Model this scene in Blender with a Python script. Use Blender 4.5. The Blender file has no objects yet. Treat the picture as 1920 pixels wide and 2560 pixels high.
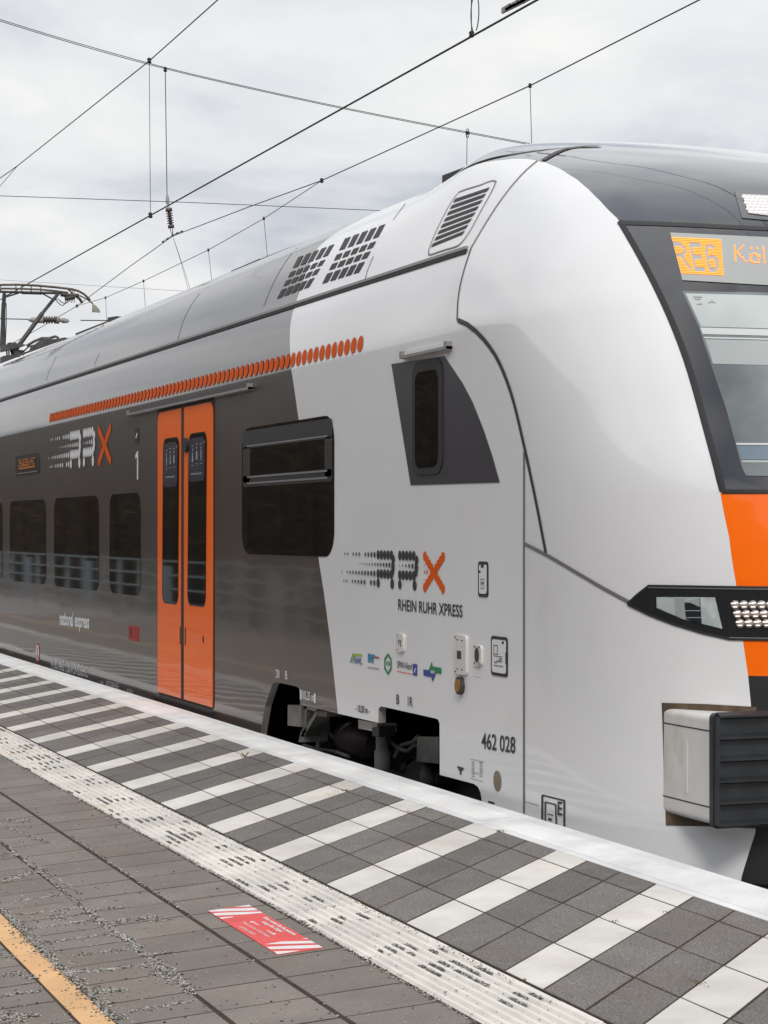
import bpy, bmesh, math, random
import numpy as np
from mathutils import Matrix, Vector
R = math.radians
scn = bpy.context.scene
col = scn.collection
rng = random.Random(7)
nrg = np.random.default_rng(5)

# ------------------------------------------------------------------ camera
F = 5348.85897                                   # focal length in pixels of the 1920x2560 photograph
YAW, PIT = 1.21954832, 0.00841927
CAM = np.array([5.42306862, -2.72810269, 1.41453933])
cy, sy, cp, sp = math.cos(YAW), math.sin(YAW), math.cos(PIT), math.sin(PIT)
FW = np.array([-sy * cp, cy * cp, sp]); RT = np.array([cy, sy, 0.0]); UP = np.cross(RT, FW)
cam_d = bpy.data.cameras.new('camera')
cam_d.sensor_fit = 'VERTICAL'; cam_d.sensor_height = 36.0; cam_d.lens = F / 2560 * 36.0
cam_d.clip_start = 0.05; cam_d.clip_end = 3000
cam = bpy.data.objects.new('camera', cam_d); col.objects.link(cam)
cam.matrix_world = Matrix(((RT[0], UP[0], -FW[0], CAM[0]), (RT[1], UP[1], -FW[1], CAM[1]), (RT[2], UP[2], -FW[2], CAM[2]), (0, 0, 0, 1)))
scn.camera = cam

# ------------------------------------------------------------------ world, sun, exposure
SUN_EL, SUN_AZ = 42.0, -22.0                      # azimuth from +X towards +Y
wd = bpy.data.worlds.new("World"); scn.world = wd; wd.use_nodes = True
nt = wd.node_tree; nt.nodes.clear()
def wn(t, **k):
    n = nt.nodes.new(t)
    for a, b in k.items(): setattr(n, a, b)
    return n
sky = wn('ShaderNodeTexSky', sky_type='NISHITA', sun_disc=False, sun_elevation=R(SUN_EL), sun_rotation=R(90 - SUN_AZ))
sky.dust_density = 1.5; sky.ozone_density = 1.5
bg1 = wn('ShaderNodeBackground'); bg1.inputs['Strength'].default_value = 0.09
tc = wn('ShaderNodeTexCoord')
sep = wn('ShaderNodeSeparateXYZ')
zc = wn('ShaderNodeMath', operation='MAXIMUM'); zc.inputs[1].default_value = 0.0
za = wn('ShaderNodeMath', operation='ADD'); za.inputs[1].default_value = 0.22
dx = wn('ShaderNodeMath', operation='DIVIDE'); dy = wn('ShaderNodeMath', operation='DIVIDE')
cmb = wn('ShaderNodeCombineXYZ')
n1 = wn('ShaderNodeTexNoise'); n1.inputs['Scale'].default_value = 1.55; n1.inputs['Detail'].default_value = 7; n1.inputs['Roughness'].default_value = 0.56; n1.inputs['Distortion'].default_value = 0.25
n2 = wn('ShaderNodeTexNoise'); n2.inputs['Scale'].default_value = 0.75; n2.inputs['Detail'].default_value = 4
r1 = wn('ShaderNodeValToRGB')
r1.color_ramp.elements[0].position = 0.36; r1.color_ramp.elements[0].color = (0.50, 0.54, 0.61, 1)
r1.color_ramp.elements[1].position = 0.66; r1.color_ramp.elements[1].color = (0.93, 0.93, 0.915, 1)
e = r1.color_ramp.elements.new(0.50); e.color = (0.765, 0.785, 0.815, 1)
r2 = wn('ShaderNodeValToRGB')                     # holes of blue between the clouds
r2.color_ramp.elements[0].position = 0.50; r2.color_ramp.elements[0].color = (1, 1, 1, 1)
r2.color_ramp.elements[1].position = 0.57; r2.color_ramp.elements[1].color = (0.25, 0.25, 0.25, 1)
bg2 = wn('ShaderNodeBackground'); bg2.inputs['Strength'].default_value = 1.0
mx = wn('ShaderNodeMixShader'); out = wn('ShaderNodeOutputWorld')
L = nt.links.new
L(tc.outputs['Generated'], sep.inputs[0]); L(sep.outputs[2], zc.inputs[0]); L(zc.outputs[0], za.inputs[0])
L(sep.outputs[0], dx.inputs[0]); L(za.outputs[0], dx.inputs[1]); L(sep.outputs[1], dy.inputs[0]); L(za.outputs[0], dy.inputs[1])
L(dx.outputs[0], cmb.inputs[0]); L(dy.outputs[0], cmb.inputs[1])
L(cmb.outputs[0], n1.inputs['Vector']); L(cmb.outputs[0], n2.inputs['Vector'])
L(n1.outputs['Fac'], r1.inputs[0]); L(n2.outputs['Fac'], r2.inputs[0])
sv = wn('ShaderNodeVectorMath', operation='DOT_PRODUCT'); sv.inputs[1].default_value = (math.cos(R(SUN_EL)) * math.cos(R(SUN_AZ)), math.cos(R(SUN_EL)) * math.sin(R(SUN_AZ)), math.sin(R(SUN_EL)))
gl = wn('ShaderNodeMapRange'); gl.inputs[1].default_value = -0.75; gl.inputs[2].default_value = 1.0; gl.inputs[3].default_value = 0.92; gl.inputs[4].default_value = 1.55
L(tc.outputs['Generated'], sv.inputs[0]); L(sv.outputs['Value'], gl.inputs[0]); L(gl.outputs[0], bg2.inputs['Strength'])
L(r1.outputs[0], bg2.inputs['Color']); L(sky.outputs[0], bg1.inputs['Color'])
gapx = wn('ShaderNodeMapRange'); gapx.inputs[1].default_value = 0.0; gapx.inputs[2].default_value = 0.30; gapx.inputs[3].default_value = 1.0; gapx.inputs[4].default_value = 0.0
gm = wn('ShaderNodeMath', operation='MAXIMUM'); L(sep.outputs[0], gapx.inputs[0]); L(gapx.outputs[0], gm.inputs[0]); L(r2.outputs[0], gm.inputs[1]); L(gm.outputs[0], mx.inputs[0]); L(bg1.outputs[0], mx.inputs[1]); L(bg2.outputs[0], mx.inputs[2]); L(mx.outputs[0], out.inputs[0])

sun_d = bpy.data.lights.new('sun', 'SUN'); sun_d.energy = 1.5; sun_d.angle = R(14); sun_d.color = (1.0, 0.95, 0.88)
sun = bpy.data.objects.new('sun', sun_d); col.objects.link(sun)
sun.rotation_euler = (R(90 - SUN_EL), 0, R(SUN_AZ + 90)); sun.location = (10, -10, 30)
scn.view_settings.view_transform = 'Standard'; scn.view_settings.look = 'None'
scn.view_settings.exposure = 0.06; scn.view_settings.gamma = 1.0

# ------------------------------------------------------------------ photograph pixel -> ray (used to read real positions off known planes)
KD = 1920 / 1659.0
def ray(x, y):                                    # x, y in the 1659-wide view of the photograph
    return (FW * F + RT * (x * KD - 960) - UP * (y * KD - 1280)) / F
def onY(x, y, Y):
    d = ray(x, y); return CAM + d * ((Y - CAM[1]) / d[1])
def onX(x, y, X):
    d = ray(x, y); return CAM + d * ((X - CAM[0]) / d[0])
def zoomf(x0, y0, s):                             # zoomed crops back to the 1659-wide view
    return lambda x, y: ((x0 + s * x) / KD, (y0 + s * y) / KD)

# ------------------------------------------------------------------ materials
def mat(name, color, rough=0.5, metal=0.0, coat=0.0, coat_rough=0.05, emit=None, estr=0.0, bump=None, var=None, spec=0.5, dirt=None):
    m = bpy.data.materials.new(name); m.use_nodes = True
    t = m.node_tree; b = t.nodes['Principled BSDF']
    b.inputs['Base Color'].default_value = (*color, 1)
    b.inputs['Roughness'].default_value = rough; b.inputs['Metallic'].default_value = metal
    b.inputs['Coat Weight'].default_value = coat; b.inputs['Coat Roughness'].default_value = coat_rough
    b.inputs['Specular IOR Level'].default_value = spec
    if emit: b.inputs['Emission Color'].default_value = (*emit, 1); b.inputs['Emission Strength'].default_value = estr
    tcn = t.nodes.new('ShaderNodeTexCoord')
    if var:                                       # (scale, low factor, high factor): blotchy variation of the thing's own colour
        n = t.nodes.new('ShaderNodeTexNoise'); n.inputs['Scale'].default_value = var[0]; n.inputs['Detail'].default_value = 6
        rp = t.nodes.new('ShaderNodeValToRGB')
        rp.color_ramp.elements[0].position = 0.3; rp.color_ramp.elements[1].position = 0.7
        rp.color_ramp.elements[0].color = (*[min(1, c * var[1]) for c in color], 1)
        rp.color_ramp.elements[1].color = (*[min(1, c * var[2]) for c in color], 1)
        t.links.new(tcn.outputs['Object'], n.inputs['Vector']); t.links.new(n.outputs['Fac'], rp.inputs[0])
        src = rp.outputs[0]
        if dirt:                                  # streaks of road grime: (colour, scale xyz, threshold, amount)
            mp = t.nodes.new('ShaderNodeMapping'); mp.inputs['Scale'].default_value = dirt[1]
            nd = t.nodes.new('ShaderNodeTexNoise'); nd.inputs['Scale'].default_value = 1.0; nd.inputs['Detail'].default_value = 8; nd.inputs['Roughness'].default_value = 0.65
            rd = t.nodes.new('ShaderNodeValToRGB'); rd.color_ramp.elements[0].position = dirt[2]; rd.color_ramp.elements[1].position = dirt[2] + 0.22
            rd.color_ramp.elements[0].color = (0, 0, 0, 1); rd.color_ramp.elements[1].color = (dirt[3],) * 3 + (1,)
            mm = t.nodes.new('ShaderNodeMix'); mm.data_type = 'RGBA'; mm.inputs[7].default_value = (*dirt[0], 1)
            t.links.new(tcn.outputs['Object'], mp.inputs[0]); t.links.new(mp.outputs[0], nd.inputs['Vector']); t.links.new(nd.outputs['Fac'], rd.inputs[0])
            t.links.new(rd.outputs[0], mm.inputs[0]); t.links.new(src, mm.inputs[6]); src = mm.outputs[2]
        t.links.new(src, b.inputs['Base Color'])
    if bump:                                      # (scale or scale xyz, strength, distance)
        mp = t.nodes.new('ShaderNodeMapping')
        if isinstance(bump[0], tuple): mp.inputs['Scale'].default_value = bump[0]
        else: mp.inputs['Scale'].default_value = (bump[0],) * 3
        n = t.nodes.new('ShaderNodeTexNoise'); n.inputs['Scale'].default_value = 1.0; n.inputs['Detail'].default_value = bump[3] if len(bump) > 3 else 3
        bp = t.nodes.new('ShaderNodeBump'); bp.inputs['Strength'].default_value = bump[1]; bp.inputs['Distance'].default_value = bump[2]
        t.links.new(tcn.outputs['Object'], mp.inputs[0]); t.links.new(mp.outputs[0], n.inputs['Vector'])
        t.links.new(n.outputs['Fac'], bp.inputs['Height']); t.links.new(bp.outputs[0], b.inputs['Normal'])
        if coat: t.links.new(bp.outputs[0], b.inputs['Coat Normal'])
    return m
WAVE = ((0.9, 0.9, 2.6), 0.13, 0.02, 2)
M = {}
M['grey_paint'] = mat('grey_paint', (0.064, 0.051, 0.044), 0.32, coat=0.72, coat_rough=0.05, bump=WAVE, var=(1.3, 0.93, 1.07), dirt=((0.13, 0.11, 0.095), (0.5, 0.5, 2.5), 0.55, 0.35))
M['white_paint'] = mat('white_paint', (0.76, 0.76, 0.765), 0.35, coat=0.5, coat_rough=0.06, bump=((0.7, 0.7, 1.6), 0.12, 0.02, 2), var=(1.1, 0.97, 1.03), dirt=((0.50, 0.45, 0.38), (0.9, 0.9, 1.6), 0.58, 0.35))
M['nose_paint'] = mat('nose_paint', (0.78, 0.78, 0.785), 0.35, coat=0.9, coat_rough=0.05, bump=((0.9, 0.9, 1.2), 0.05, 0.02, 2), var=(1.5, 0.97, 1.02), dirt=((0.55, 0.49, 0.41), (1.2, 1.2, 0.8), 0.60, 0.3))
M['orange_paint'] = mat('orange_paint', (0.98, 0.155, 0.002), 0.4, coat=0.45, coat_rough=0.05, spec=0.2, bump=((1.5, 1.5, 9.0), 0.2, 0.012, 1))
M['orange_film'] = mat('orange_film', (0.66, 0.095, 0.004), 0.6, spec=0.12)
M['mask'] = mat('mask', (0.030, 0.030, 0.033), 0.08, coat=1.0, coat_rough=0.03)
M['dome'] = mat('dome', (0.020, 0.023, 0.038), 0.06, coat=1.0, coat_rough=0.04)
M['frame_dark'] = mat('frame_dark', (0.026, 0.025, 0.025), 0.35)
M['lamp_black'] = mat('lamp_black', (0.022, 0.023, 0.026), 0.10, coat=1.0)
M['glass'] = mat('glass', (0.009, 0.007, 0.006), 0.03, spec=0.5, bump=((0.8, 0.8, 1.5), 0.012, 0.01, 1))
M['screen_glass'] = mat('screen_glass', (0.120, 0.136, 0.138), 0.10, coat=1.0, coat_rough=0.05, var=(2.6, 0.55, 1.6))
M['tone_pale'] = mat('tone_pale', (0.36, 0.39, 0.385), 0.5, coat=0.6, var=(2.0, 0.85, 1.1))
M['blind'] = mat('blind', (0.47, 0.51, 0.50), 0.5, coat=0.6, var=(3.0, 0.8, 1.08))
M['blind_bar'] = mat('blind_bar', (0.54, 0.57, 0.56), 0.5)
M['panel_grey'] = mat('panel_grey', (0.36, 0.37, 0.36), 0.3, coat=0.8)
M['dark_film'] = mat('dark_film', (0.055, 0.053, 0.064), 0.3, coat=0.7, coat_rough=0.06)
M['rubber'] = mat('rubber', (0.016, 0.016, 0.017), 0.6)
M['seam'] = mat('seam', (0.03, 0.029, 0.028), 0.55)
M['seam_light'] = mat('seam_light', (0.16, 0.155, 0.15), 0.5)
M['black'] = mat('black', (0.014, 0.014, 0.015), 0.5, var=(6, 0.7, 1.4))
M['ribbed'] = mat('ribbed', (0.020, 0.022, 0.024), 0.42, bump=(40, 0.15, 0.004), var=(9, 0.8, 1.5))
M['under'] = mat('under', (0.055, 0.050, 0.046), 0.7, var=(5, 0.6, 1.5), bump=(14, 0.3, 0.01))
M['under_grey'] = mat('under_grey', (0.25, 0.24, 0.225), 0.6, var=(6, 0.65, 1.2), bump=(20, 0.2, 0.005))
M['rust_edge'] = mat('rust_edge', (0.085, 0.058, 0.036), 0.8, var=(9, 0.4, 1.8))
M['wheel'] = mat('wheel', (0.085, 0.065, 0.07), 0.5, var=(4, 0.7, 1.3))
M['steel'] = mat('steel', (0.35, 0.34, 0.33), 0.35, metal=0.8)
M['alu'] = mat('alu', (0.42, 0.42, 0.42), 0.35, metal=0.7)
M['wire'] = mat('wire', (0.022, 0.022, 0.024), 0.6)
M['panto'] = mat('panto', (0.055, 0.053, 0.050), 0.5, var=(12, 0.7, 1.5))
M['panto_rust'] = mat('panto_rust', (0.10, 0.075, 0.05), 0.6, var=(8, 0.7, 1.5))
M['insul'] = mat('insul', (0.060, 0.035, 0.028), 0.3, coat=0.5, var=(9, 0.7, 1.4))
M['fitting'] = mat('fitting', (0.30, 0.29, 0.25), 0.6, var=(10, 0.7, 1.2))
M['white_film'] = mat('white_film', (0.74, 0.74, 0.75), 0.5)
M['dark_ink'] = mat('dark_ink', (0.030, 0.028, 0.028), 0.5)
M['blue_film'] = mat('blue_film', (0.03, 0.06, 0.28), 0.5)
M['green_film'] = mat('green_film', (0.01, 0.22, 0.08), 0.5)
M['lime_film'] = mat('lime_film', (0.32, 0.50, 0.02), 0.5)
M['teal_film'] = mat('teal_film', (0.02, 0.22, 0.36), 0.5)
M['red_film'] = mat('red_film', (0.55, 0.03, 0.02), 0.5)
M['red_box'] = mat('red_box', (0.36, 0.022, 0.018), 0.45)
M['brass'] = mat('brass', (0.30, 0.16, 0.03), 0.5, var=(30, 0.5, 1.2))
M['tan_hole'] = mat('tan_hole', (0.22, 0.17, 0.12), 0.8)
M['rusty_white'] = mat('rusty_white', (0.66, 0.645, 0.62), 0.45, var=(5, 0.9, 1.05), dirt=((0.30, 0.21, 0.11), (3, 3, 1.5), 0.56, 0.6))
M['lens'] = mat('lens', (0.42, 0.47, 0.46), 0.12, coat=1.0, var=(14, 0.55, 1.4))
M['lens_dark'] = mat('lens_dark', (0.02, 0.025, 0.03), 0.1, coat=1.0)
M['reflector'] = mat('reflector', (0.75, 0.80, 0.82), 0.15, metal=0.6)
M['led_white'] = mat('led_white', (0.30, 0.27, 0.25), 0.2, coat=1.0)
M['lamp_lens'] = mat('lamp_lens', (0.55, 0.55, 0.57), 0.3, coat=1.0)
M['lamp_frame'] = mat('lamp_frame', (0.09, 0.09, 0.095), 0.3, coat=0.8)
M['led_glow'] = mat('led_glow', (1, 0.8, 0.7), 0.4, emit=(1.0, 0.86, 0.78), estr=0.85)
M['led_amber'] = mat('led_amber', (1.0, 0.35, 0.05), 0.4, emit=(1.0, 0.27, 0.012), estr=1.15)
M['led_amber_dim'] = mat('led_amber_dim', (0.3, 0.09, 0.02), 0.5, emit=(1.0, 0.28, 0.03), estr=0.10)
M['tone_blue'] = mat('tone_blue', (0.13, 0.18, 0.23), 0.3, coat=0.8)
M['picto'] = mat('picto', (0.38, 0.39, 0.42), 0.5)
M['navy'] = mat('navy', (0.035, 0.036, 0.062), 0.25, coat=0.8)

def tile_mat(name, c, speck, rough=0.85, moss=0.0, sc=220):
    """concrete paver: per-tile tint from the 'tint' attribute, fine aggregate, soft blotches"""
    m = bpy.data.materials.new(name); m.use_nodes = True; t = m.node_tree; b = t.nodes['Principled BSDF']; N = t.nodes.new; K = t.links.new
    b.inputs['Roughness'].default_value = rough
    tcn = N('ShaderNodeTexCoord')
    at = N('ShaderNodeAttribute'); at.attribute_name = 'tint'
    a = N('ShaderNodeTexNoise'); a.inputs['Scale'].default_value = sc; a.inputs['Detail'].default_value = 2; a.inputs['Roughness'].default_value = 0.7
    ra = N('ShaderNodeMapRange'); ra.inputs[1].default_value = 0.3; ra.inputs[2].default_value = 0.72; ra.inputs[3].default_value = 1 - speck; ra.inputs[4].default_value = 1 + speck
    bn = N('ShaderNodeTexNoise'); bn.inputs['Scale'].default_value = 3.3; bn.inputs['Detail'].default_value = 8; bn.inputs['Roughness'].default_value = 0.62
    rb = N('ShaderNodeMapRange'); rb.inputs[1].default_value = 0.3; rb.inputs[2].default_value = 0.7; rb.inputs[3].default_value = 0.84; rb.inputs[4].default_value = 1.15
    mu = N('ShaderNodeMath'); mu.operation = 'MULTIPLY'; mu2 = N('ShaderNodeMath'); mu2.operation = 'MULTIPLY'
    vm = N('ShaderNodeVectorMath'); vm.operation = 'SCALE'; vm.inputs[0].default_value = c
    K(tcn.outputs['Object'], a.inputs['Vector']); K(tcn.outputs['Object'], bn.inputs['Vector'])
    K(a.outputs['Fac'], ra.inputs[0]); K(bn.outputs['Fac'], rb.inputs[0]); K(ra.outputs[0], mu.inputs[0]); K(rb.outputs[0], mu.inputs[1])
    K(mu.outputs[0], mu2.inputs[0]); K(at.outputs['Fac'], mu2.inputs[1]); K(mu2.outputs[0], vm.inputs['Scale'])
    src = vm.outputs[0]
    if moss:                                      # brownish stain patches
        mn = N('ShaderNodeTexNoise'); mn.inputs['Scale'].default_value = 2.1; mn.inputs['Detail'].default_value = 10; mn.inputs['Roughness'].default_value = 0.7
        mr = N('ShaderNodeMapRange'); mr.inputs[1].default_value = 0.52; mr.inputs[2].default_value = 0.75; mr.inputs[3].default_value = 0; mr.inputs[4].default_value = moss
        mm = N('ShaderNodeMix'); mm.data_type = 'RGBA'; mm.inputs[7].default_value = (c[0] * 1.05, c[1] * 0.86, c[2] * 0.72, 1)
        K(tcn.outputs['Object'], mn.inputs['Vector']); K(mn.outputs['Fac'], mr.inputs[0]); K(mr.outputs[0], mm.inputs[0]); K(src, mm.inputs[6]); src = mm.outputs[2]
    K(src, b.inputs['Base Color'])
    bp = N('ShaderNodeBump'); bp.inputs['Strength'].default_value = 0.35; bp.inputs['Distance'].default_value = 0.002
    K(a.outputs['Fac'], bp.inputs['Height']); K(bp.outputs[0], b.inputs['Normal'])
    return m
M['tile_dark'] = tile_mat('tile_dark', (0.162, 0.150, 0.138), 0.66, moss=0.5, sc=150)
M['tile_white'] = tile_mat('tile_white', (0.66, 0.635, 0.585), 0.05, moss=0.35)
M['tactile'] = tile_mat('tactile', (0.72, 0.69, 0.635), 0.05, moss=0.5)
M['paver'] = tile_mat('paver', (0.196, 0.169, 0.147), 0.26, moss=0.6, sc=170)
M['tile_orange'] = tile_mat('tile_orange', (0.66, 0.40, 0.195), 0.06, moss=0.3)
M['kerb_white'] = tile_mat('kerb_white', (0.70, 0.702, 0.70), 0.05, moss=0.18)
M['kerb_groove'] = tile_mat('kerb_groove', (0.56, 0.57, 0.585), 0.04)
M['soil'] = mat('soil', (0.036, 0.022, 0.014), 0.95, var=(25, 0.5, 1.7), bump=(120, 0.6, 0.006))
M['concrete'] = mat('concrete', (0.26, 0.25, 0.24), 0.9, var=(3, 0.8, 1.15), bump=(60, 0.3, 0.004))
M['ballast'] = mat('ballast', (0.13, 0.115, 0.10), 0.95, var=(38, 0.3, 1.9), bump=(34, 1.0, 0.05))
M['rail'] = mat('rail', (0.11, 0.075, 0.055), 0.6, var=(9, 0.7, 1.3))
M['stone_light'] = mat('stone_light', (0.46, 0.44, 0.40), 0.9, var=(60, 0.5, 1.2))
M['stone_dark'] = mat('stone_dark', (0.075, 0.068, 0.060), 0.9, var=(60, 0.5, 1.5))
M['stone_mid'] = mat('stone_mid', (0.24, 0.22, 0.19), 0.9, var=(60, 0.5, 1.4))
M['weed'] = mat('weed', (0.16, 0.12, 0.045), 0.8, var=(30, 0.6, 1.5))
M['sticker_red'] = mat('sticker_red', (0.72, 0.065, 0.062), 0.45, var=(14, 0.9, 1.1))
M['sticker_white'] = mat('sticker_white', (0.76, 0.74, 0.73), 0.5, var=(20, 0.93, 1.05))
M['bark'] = mat('bark', (0.075, 0.055, 0.040), 0.9, var=(3, 0.6, 1.5))
M['twigs'] = mat('twigs', (0.115, 0.080, 0.048), 0.95, var=(1.3, 0.25, 2.2))
M['thicket'] = mat('thicket', (0.028, 0.020, 0.012), 0.95, var=(0.9, 0.4, 2.2))
M['fence_blue'] = mat('fence_blue', (0.30, 0.35, 0.37), 0.5)

# ------------------------------------------------------------------ object helpers
def link(name, me, parent=None):
    o = bpy.data.objects.new(name, me); col.objects.link(o)
    if parent is not None: o.parent = parent
    return o
def empty(name, loc=(0, 0, 0)):
    o = bpy.data.objects.new(name, None); col.objects.link(o); o.location = loc; o.empty_display_size = 0.2
    return o
def tag(o, label=None, cat=None, group=None, kind=None):
    for k, v in (('label', label), ('category', cat), ('group', group), ('kind', kind)):
        if v: o[k] = v
    return o
class MB:
    """collects faces and links them as ONE mesh object"""
    def __init__(s): s.v = []; s.f = []; s.mi = []; s.sm = []
    def add(s, vs, fs, mi=0, smooth=False):
        b = len(s.v); s.v += [tuple(map(float, p)) for p in vs]
        for f in fs: s.f.append(tuple(b + i for i in f)); s.mi.append(mi); s.sm.append(smooth)
    def box(s, x0, x1, y0, y1, z0, z1, mi=0):
        s.add([(x0, y0, z0), (x1, y0, z0), (x1, y1, z0), (x0, y1, z0), (x0, y0, z1), (x1, y0, z1), (x1, y1, z1), (x0, y1, z1)],
              [(0, 3, 2, 1), (4, 5, 6, 7), (0, 1, 5, 4), (1, 2, 6, 5), (2, 3, 7, 6), (3, 0, 4, 7)], mi)
    def tube(s, pts, r, n=8, mi=0, caps=True):
        pts = [np.array(p, float) for p in pts]; rs = r if isinstance(r, (list, tuple)) else [r] * len(pts)
        vs = []; ref = None
        for i, p in enumerate(pts):
            t = pts[min(i + 1, len(pts) - 1)] - pts[max(i - 1, 0)]; t = t / (np.linalg.norm(t) + 1e-12)
            if ref is None: ref = np.array([0, 0, 1.0]) if abs(t[2]) < 0.9 else np.array([1.0, 0, 0])
            a = np.cross(t, ref); a /= np.linalg.norm(a) + 1e-12; b = np.cross(a, t); ref = b
            for k in range(n):
                w = 2 * math.pi * k / n; vs.append(p + rs[i] * (math.cos(w) * a + math.sin(w) * b))
        fs = [(i * n + k, i * n + (k + 1) % n, (i + 1) * n + (k + 1) % n, (i + 1) * n + k) for i in range(len(pts) - 1) for k in range(n)]
        s.add(vs, fs, mi, True)
        if caps: s.add(vs[:n], [tuple(range(n))], mi); s.add(vs[-n:], [tuple(range(n))[::-1]], mi)
    def lathe(s, a, b, prof, n=14, mi=0):              # prof: list of (t along a-b in 0..1, radius)
        a = np.array(a, float); b = np.array(b, float)
        s.tube([a + (b - a) * t for t, _ in prof], [r for _, r in prof], n, mi)
    def prism(s, pts, d, mi=0):                       # polygon pts (3-D, planar) pushed along vector d
        n = len(pts); P = [np.array(p, float) for p in pts]; Q = [p + np.array(d) for p in P]
        s.add(P + Q, [tuple(range(n))[::-1], tuple(range(n, 2 * n))] + [(i, (i + 1) % n, n + (i + 1) % n, n + i) for i in range(n)], mi)
    def build(s, name, mats, parent=None, fix=True):
        me = bpy.data.meshes.new(name); me.from_pydata(s.v, [], s.f)
        for m in (mats if isinstance(mats, (list, tuple)) else [mats]): me.materials.append(m)
        me.polygons.foreach_set('material_index', s.mi); me.polygons.foreach_set('use_smooth', s.sm)
        if fix:
            bm = bmesh.new(); bm.from_mesh(me); bmesh.ops.recalc_face_normals(bm, faces=bm.faces[:]); bm.to_mesh(me); bm.free()
        me.update()
        return link(name, me, parent)

def text_verts(txt, bold=0.0):
    cu = bpy.data.curves.new('t', 'FONT'); cu.body = txt; cu.resolution_u = 4; cu.offset = bold; cu.fill_mode = 'FRONT'
    ob = bpy.data.objects.new('t', cu); col.objects.link(ob)
    dg = bpy.context.evaluated_depsgraph_get(); me = bpy.data.meshes.new_from_object(ob.evaluated_get(dg))
    v = np.array([p.co[:2] for p in me.vertices]); f = [tuple(p.vertices) for p in me.polygons]
    bpy.data.objects.remove(ob); bpy.data.curves.remove(cu); bpy.data.meshes.remove(me)
    return v, f

# ------------------------------------------------------------------ the train's outer skin as a function
def pchip(xs, ys):
    xs = np.array(xs, float); ys = np.array(ys, float); h = np.diff(xs); d = np.diff(ys) / h; m = np.zeros(len(xs))
    for i in range(1, len(xs) - 1):
        if d[i - 1] * d[i] > 0:
            w1 = 2 * h[i] + h[i - 1]; w2 = h[i] + 2 * h[i - 1]; m[i] = (w1 + w2) / (w1 / d[i - 1] + w2 / d[i])
    m[0] = d[0]; m[-1] = d[-1]
    def f(x):
        x = np.clip(x, xs[0], xs[-1]); i = np.clip(np.searchsorted(xs, x) - 1, 0, len(xs) - 2)
        t = (x - xs[i]) / h[i]; a = ys[i]; b = ys[i + 1]
        return (2*t**3 - 3*t**2 + 1)*a + (t**3 - 2*t**2 + t)*h[i]*m[i] + (-2*t**3 + 3*t**2)*b + (t**3 - t**2)*h[i]*m[i + 1]
    return f
YC, ZT, WALL = 2.81, 3.71, 1.40
PA = pchip([-.4, 2.42, 2.55, 2.66, 2.78, 2.875, 3.12, 3.32, 3.46, 3.563, 3.63, 3.68, 3.71], [1.40, 1.40, 1.412, 1.43, 1.46, 1.50, 1.60, 1.76, 1.98, 2.2, 2.45, 2.65, 2.81])
PB = pchip([-.4, 2.42, 2.62, 2.87, 3.14, 3.37, 3.53, 3.625, 3.685, 3.71], [1.40, 1.40, 1.43, 1.50, 1.62, 1.76, 1.90, 2.05, 2.35, 2.81])
XF = pchip([-.4, 1.0, 1.57, 2.0, 2.45, 2.85, 3.05, 3.2, 3.35, 3.47, 3.56, 3.64, 3.71], [-2.2, -2.2, -2.25, -2.5, -2.8, -3.15, -3.42, -3.75, -4.25, -4.75, -5.2, -5.7, -6.3])
XS = pchip([-.4, 1.2, 2.0, 2.45, 2.85, 3.3, 3.6, 3.71], [-3.9, -3.9, -4.3, -4.7, -5.1, -5.6, -6.1, -6.5])
NN = pchip([-.4, 1.5, 2.5, 3.3, 3.7], [3.1, 3.1, 2.8, 2.4, 2.2])
def YS(z, X):
    w = np.clip((X + 6.85) / 1.5, 0, 1); w = w * w * (3 - 2 * w)
    return PA(z) * (1 - w) + PB(z) * w
def ysurf(X, z):
    xs, xf, n = XS(z), XF(z), NN(z); u = np.clip((X - xs) / (xf - xs), 0, 1)
    return YC - (YC - YS(z, X)) * (1 - u ** n) ** (1 / n)
def nosept(z, th):
    n = NN(z); xs, xf = XS(z), XF(z)
    X = xs + (xf - xs) * np.sin(th) ** (2 / n)
    return np.stack([X, YC - (YC - YS(z, X)) * np.cos(th) ** (2 / n), z + 0 * X], -1)
def gfun(P):
    z = P[..., 2]; X = P[..., 0]
    return np.where((z > ZT) | (X > XF(z)), -1.0, P[..., 1] - ysurf(X, z))
TS = np.linspace(6, 45, 2200)
def hit(x, y):
    d = ray(x, y); g = gfun(CAM + TS[:, None] * d); i = int(np.argmax(g > 0)); a, b = TS[max(i - 1, 0)], TS[i]
    for _ in range(26):
        m = (a + b) / 2
        if gfun(CAM + m * d) > 0: b = m
        else: a = m
    return CAM + b * d
def ffun(P):
    X, Y, z = P; xs, xf, n = XS(z), XF(z), NN(z); u = max(0.0, (X - xs) / (xf - xs)); v = max(0.0, (YC - Y) / max(1e-3, YC - YS(z, X)))
    return u ** n + v ** n
def normal(P):
    g = np.array([ffun(P + e * 2e-3) - ffun(P - e * 2e-3) for e in np.eye(3)])
    return g / (np.linalg.norm(g) + 1e-12)
def lift(P, off): return P + normal(P) * off
def wp(x, y): p = onY(x, y, WALL); return p[0], p[2]

# ------------------------------------------------------------------ train root
train = empty('regional_train', (-10.0, YC, -0.67))
train.location = (0, 0, 0)
tag(train, 'grey, white and orange electric passenger train standing along the platform edge', 'train')

def resample(P, n):
    s = np.concatenate([[0], np.cumsum(np.linalg.norm(np.diff(P, axis=0), axis=1))])
    if s[-1] < 1e-9: return np.repeat(P[:1], n, 0)
    q = np.linspace(0, s[-1], n); return np.stack([np.interp(q, s, P[:, k]) for k in range(3)], 1)

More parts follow.
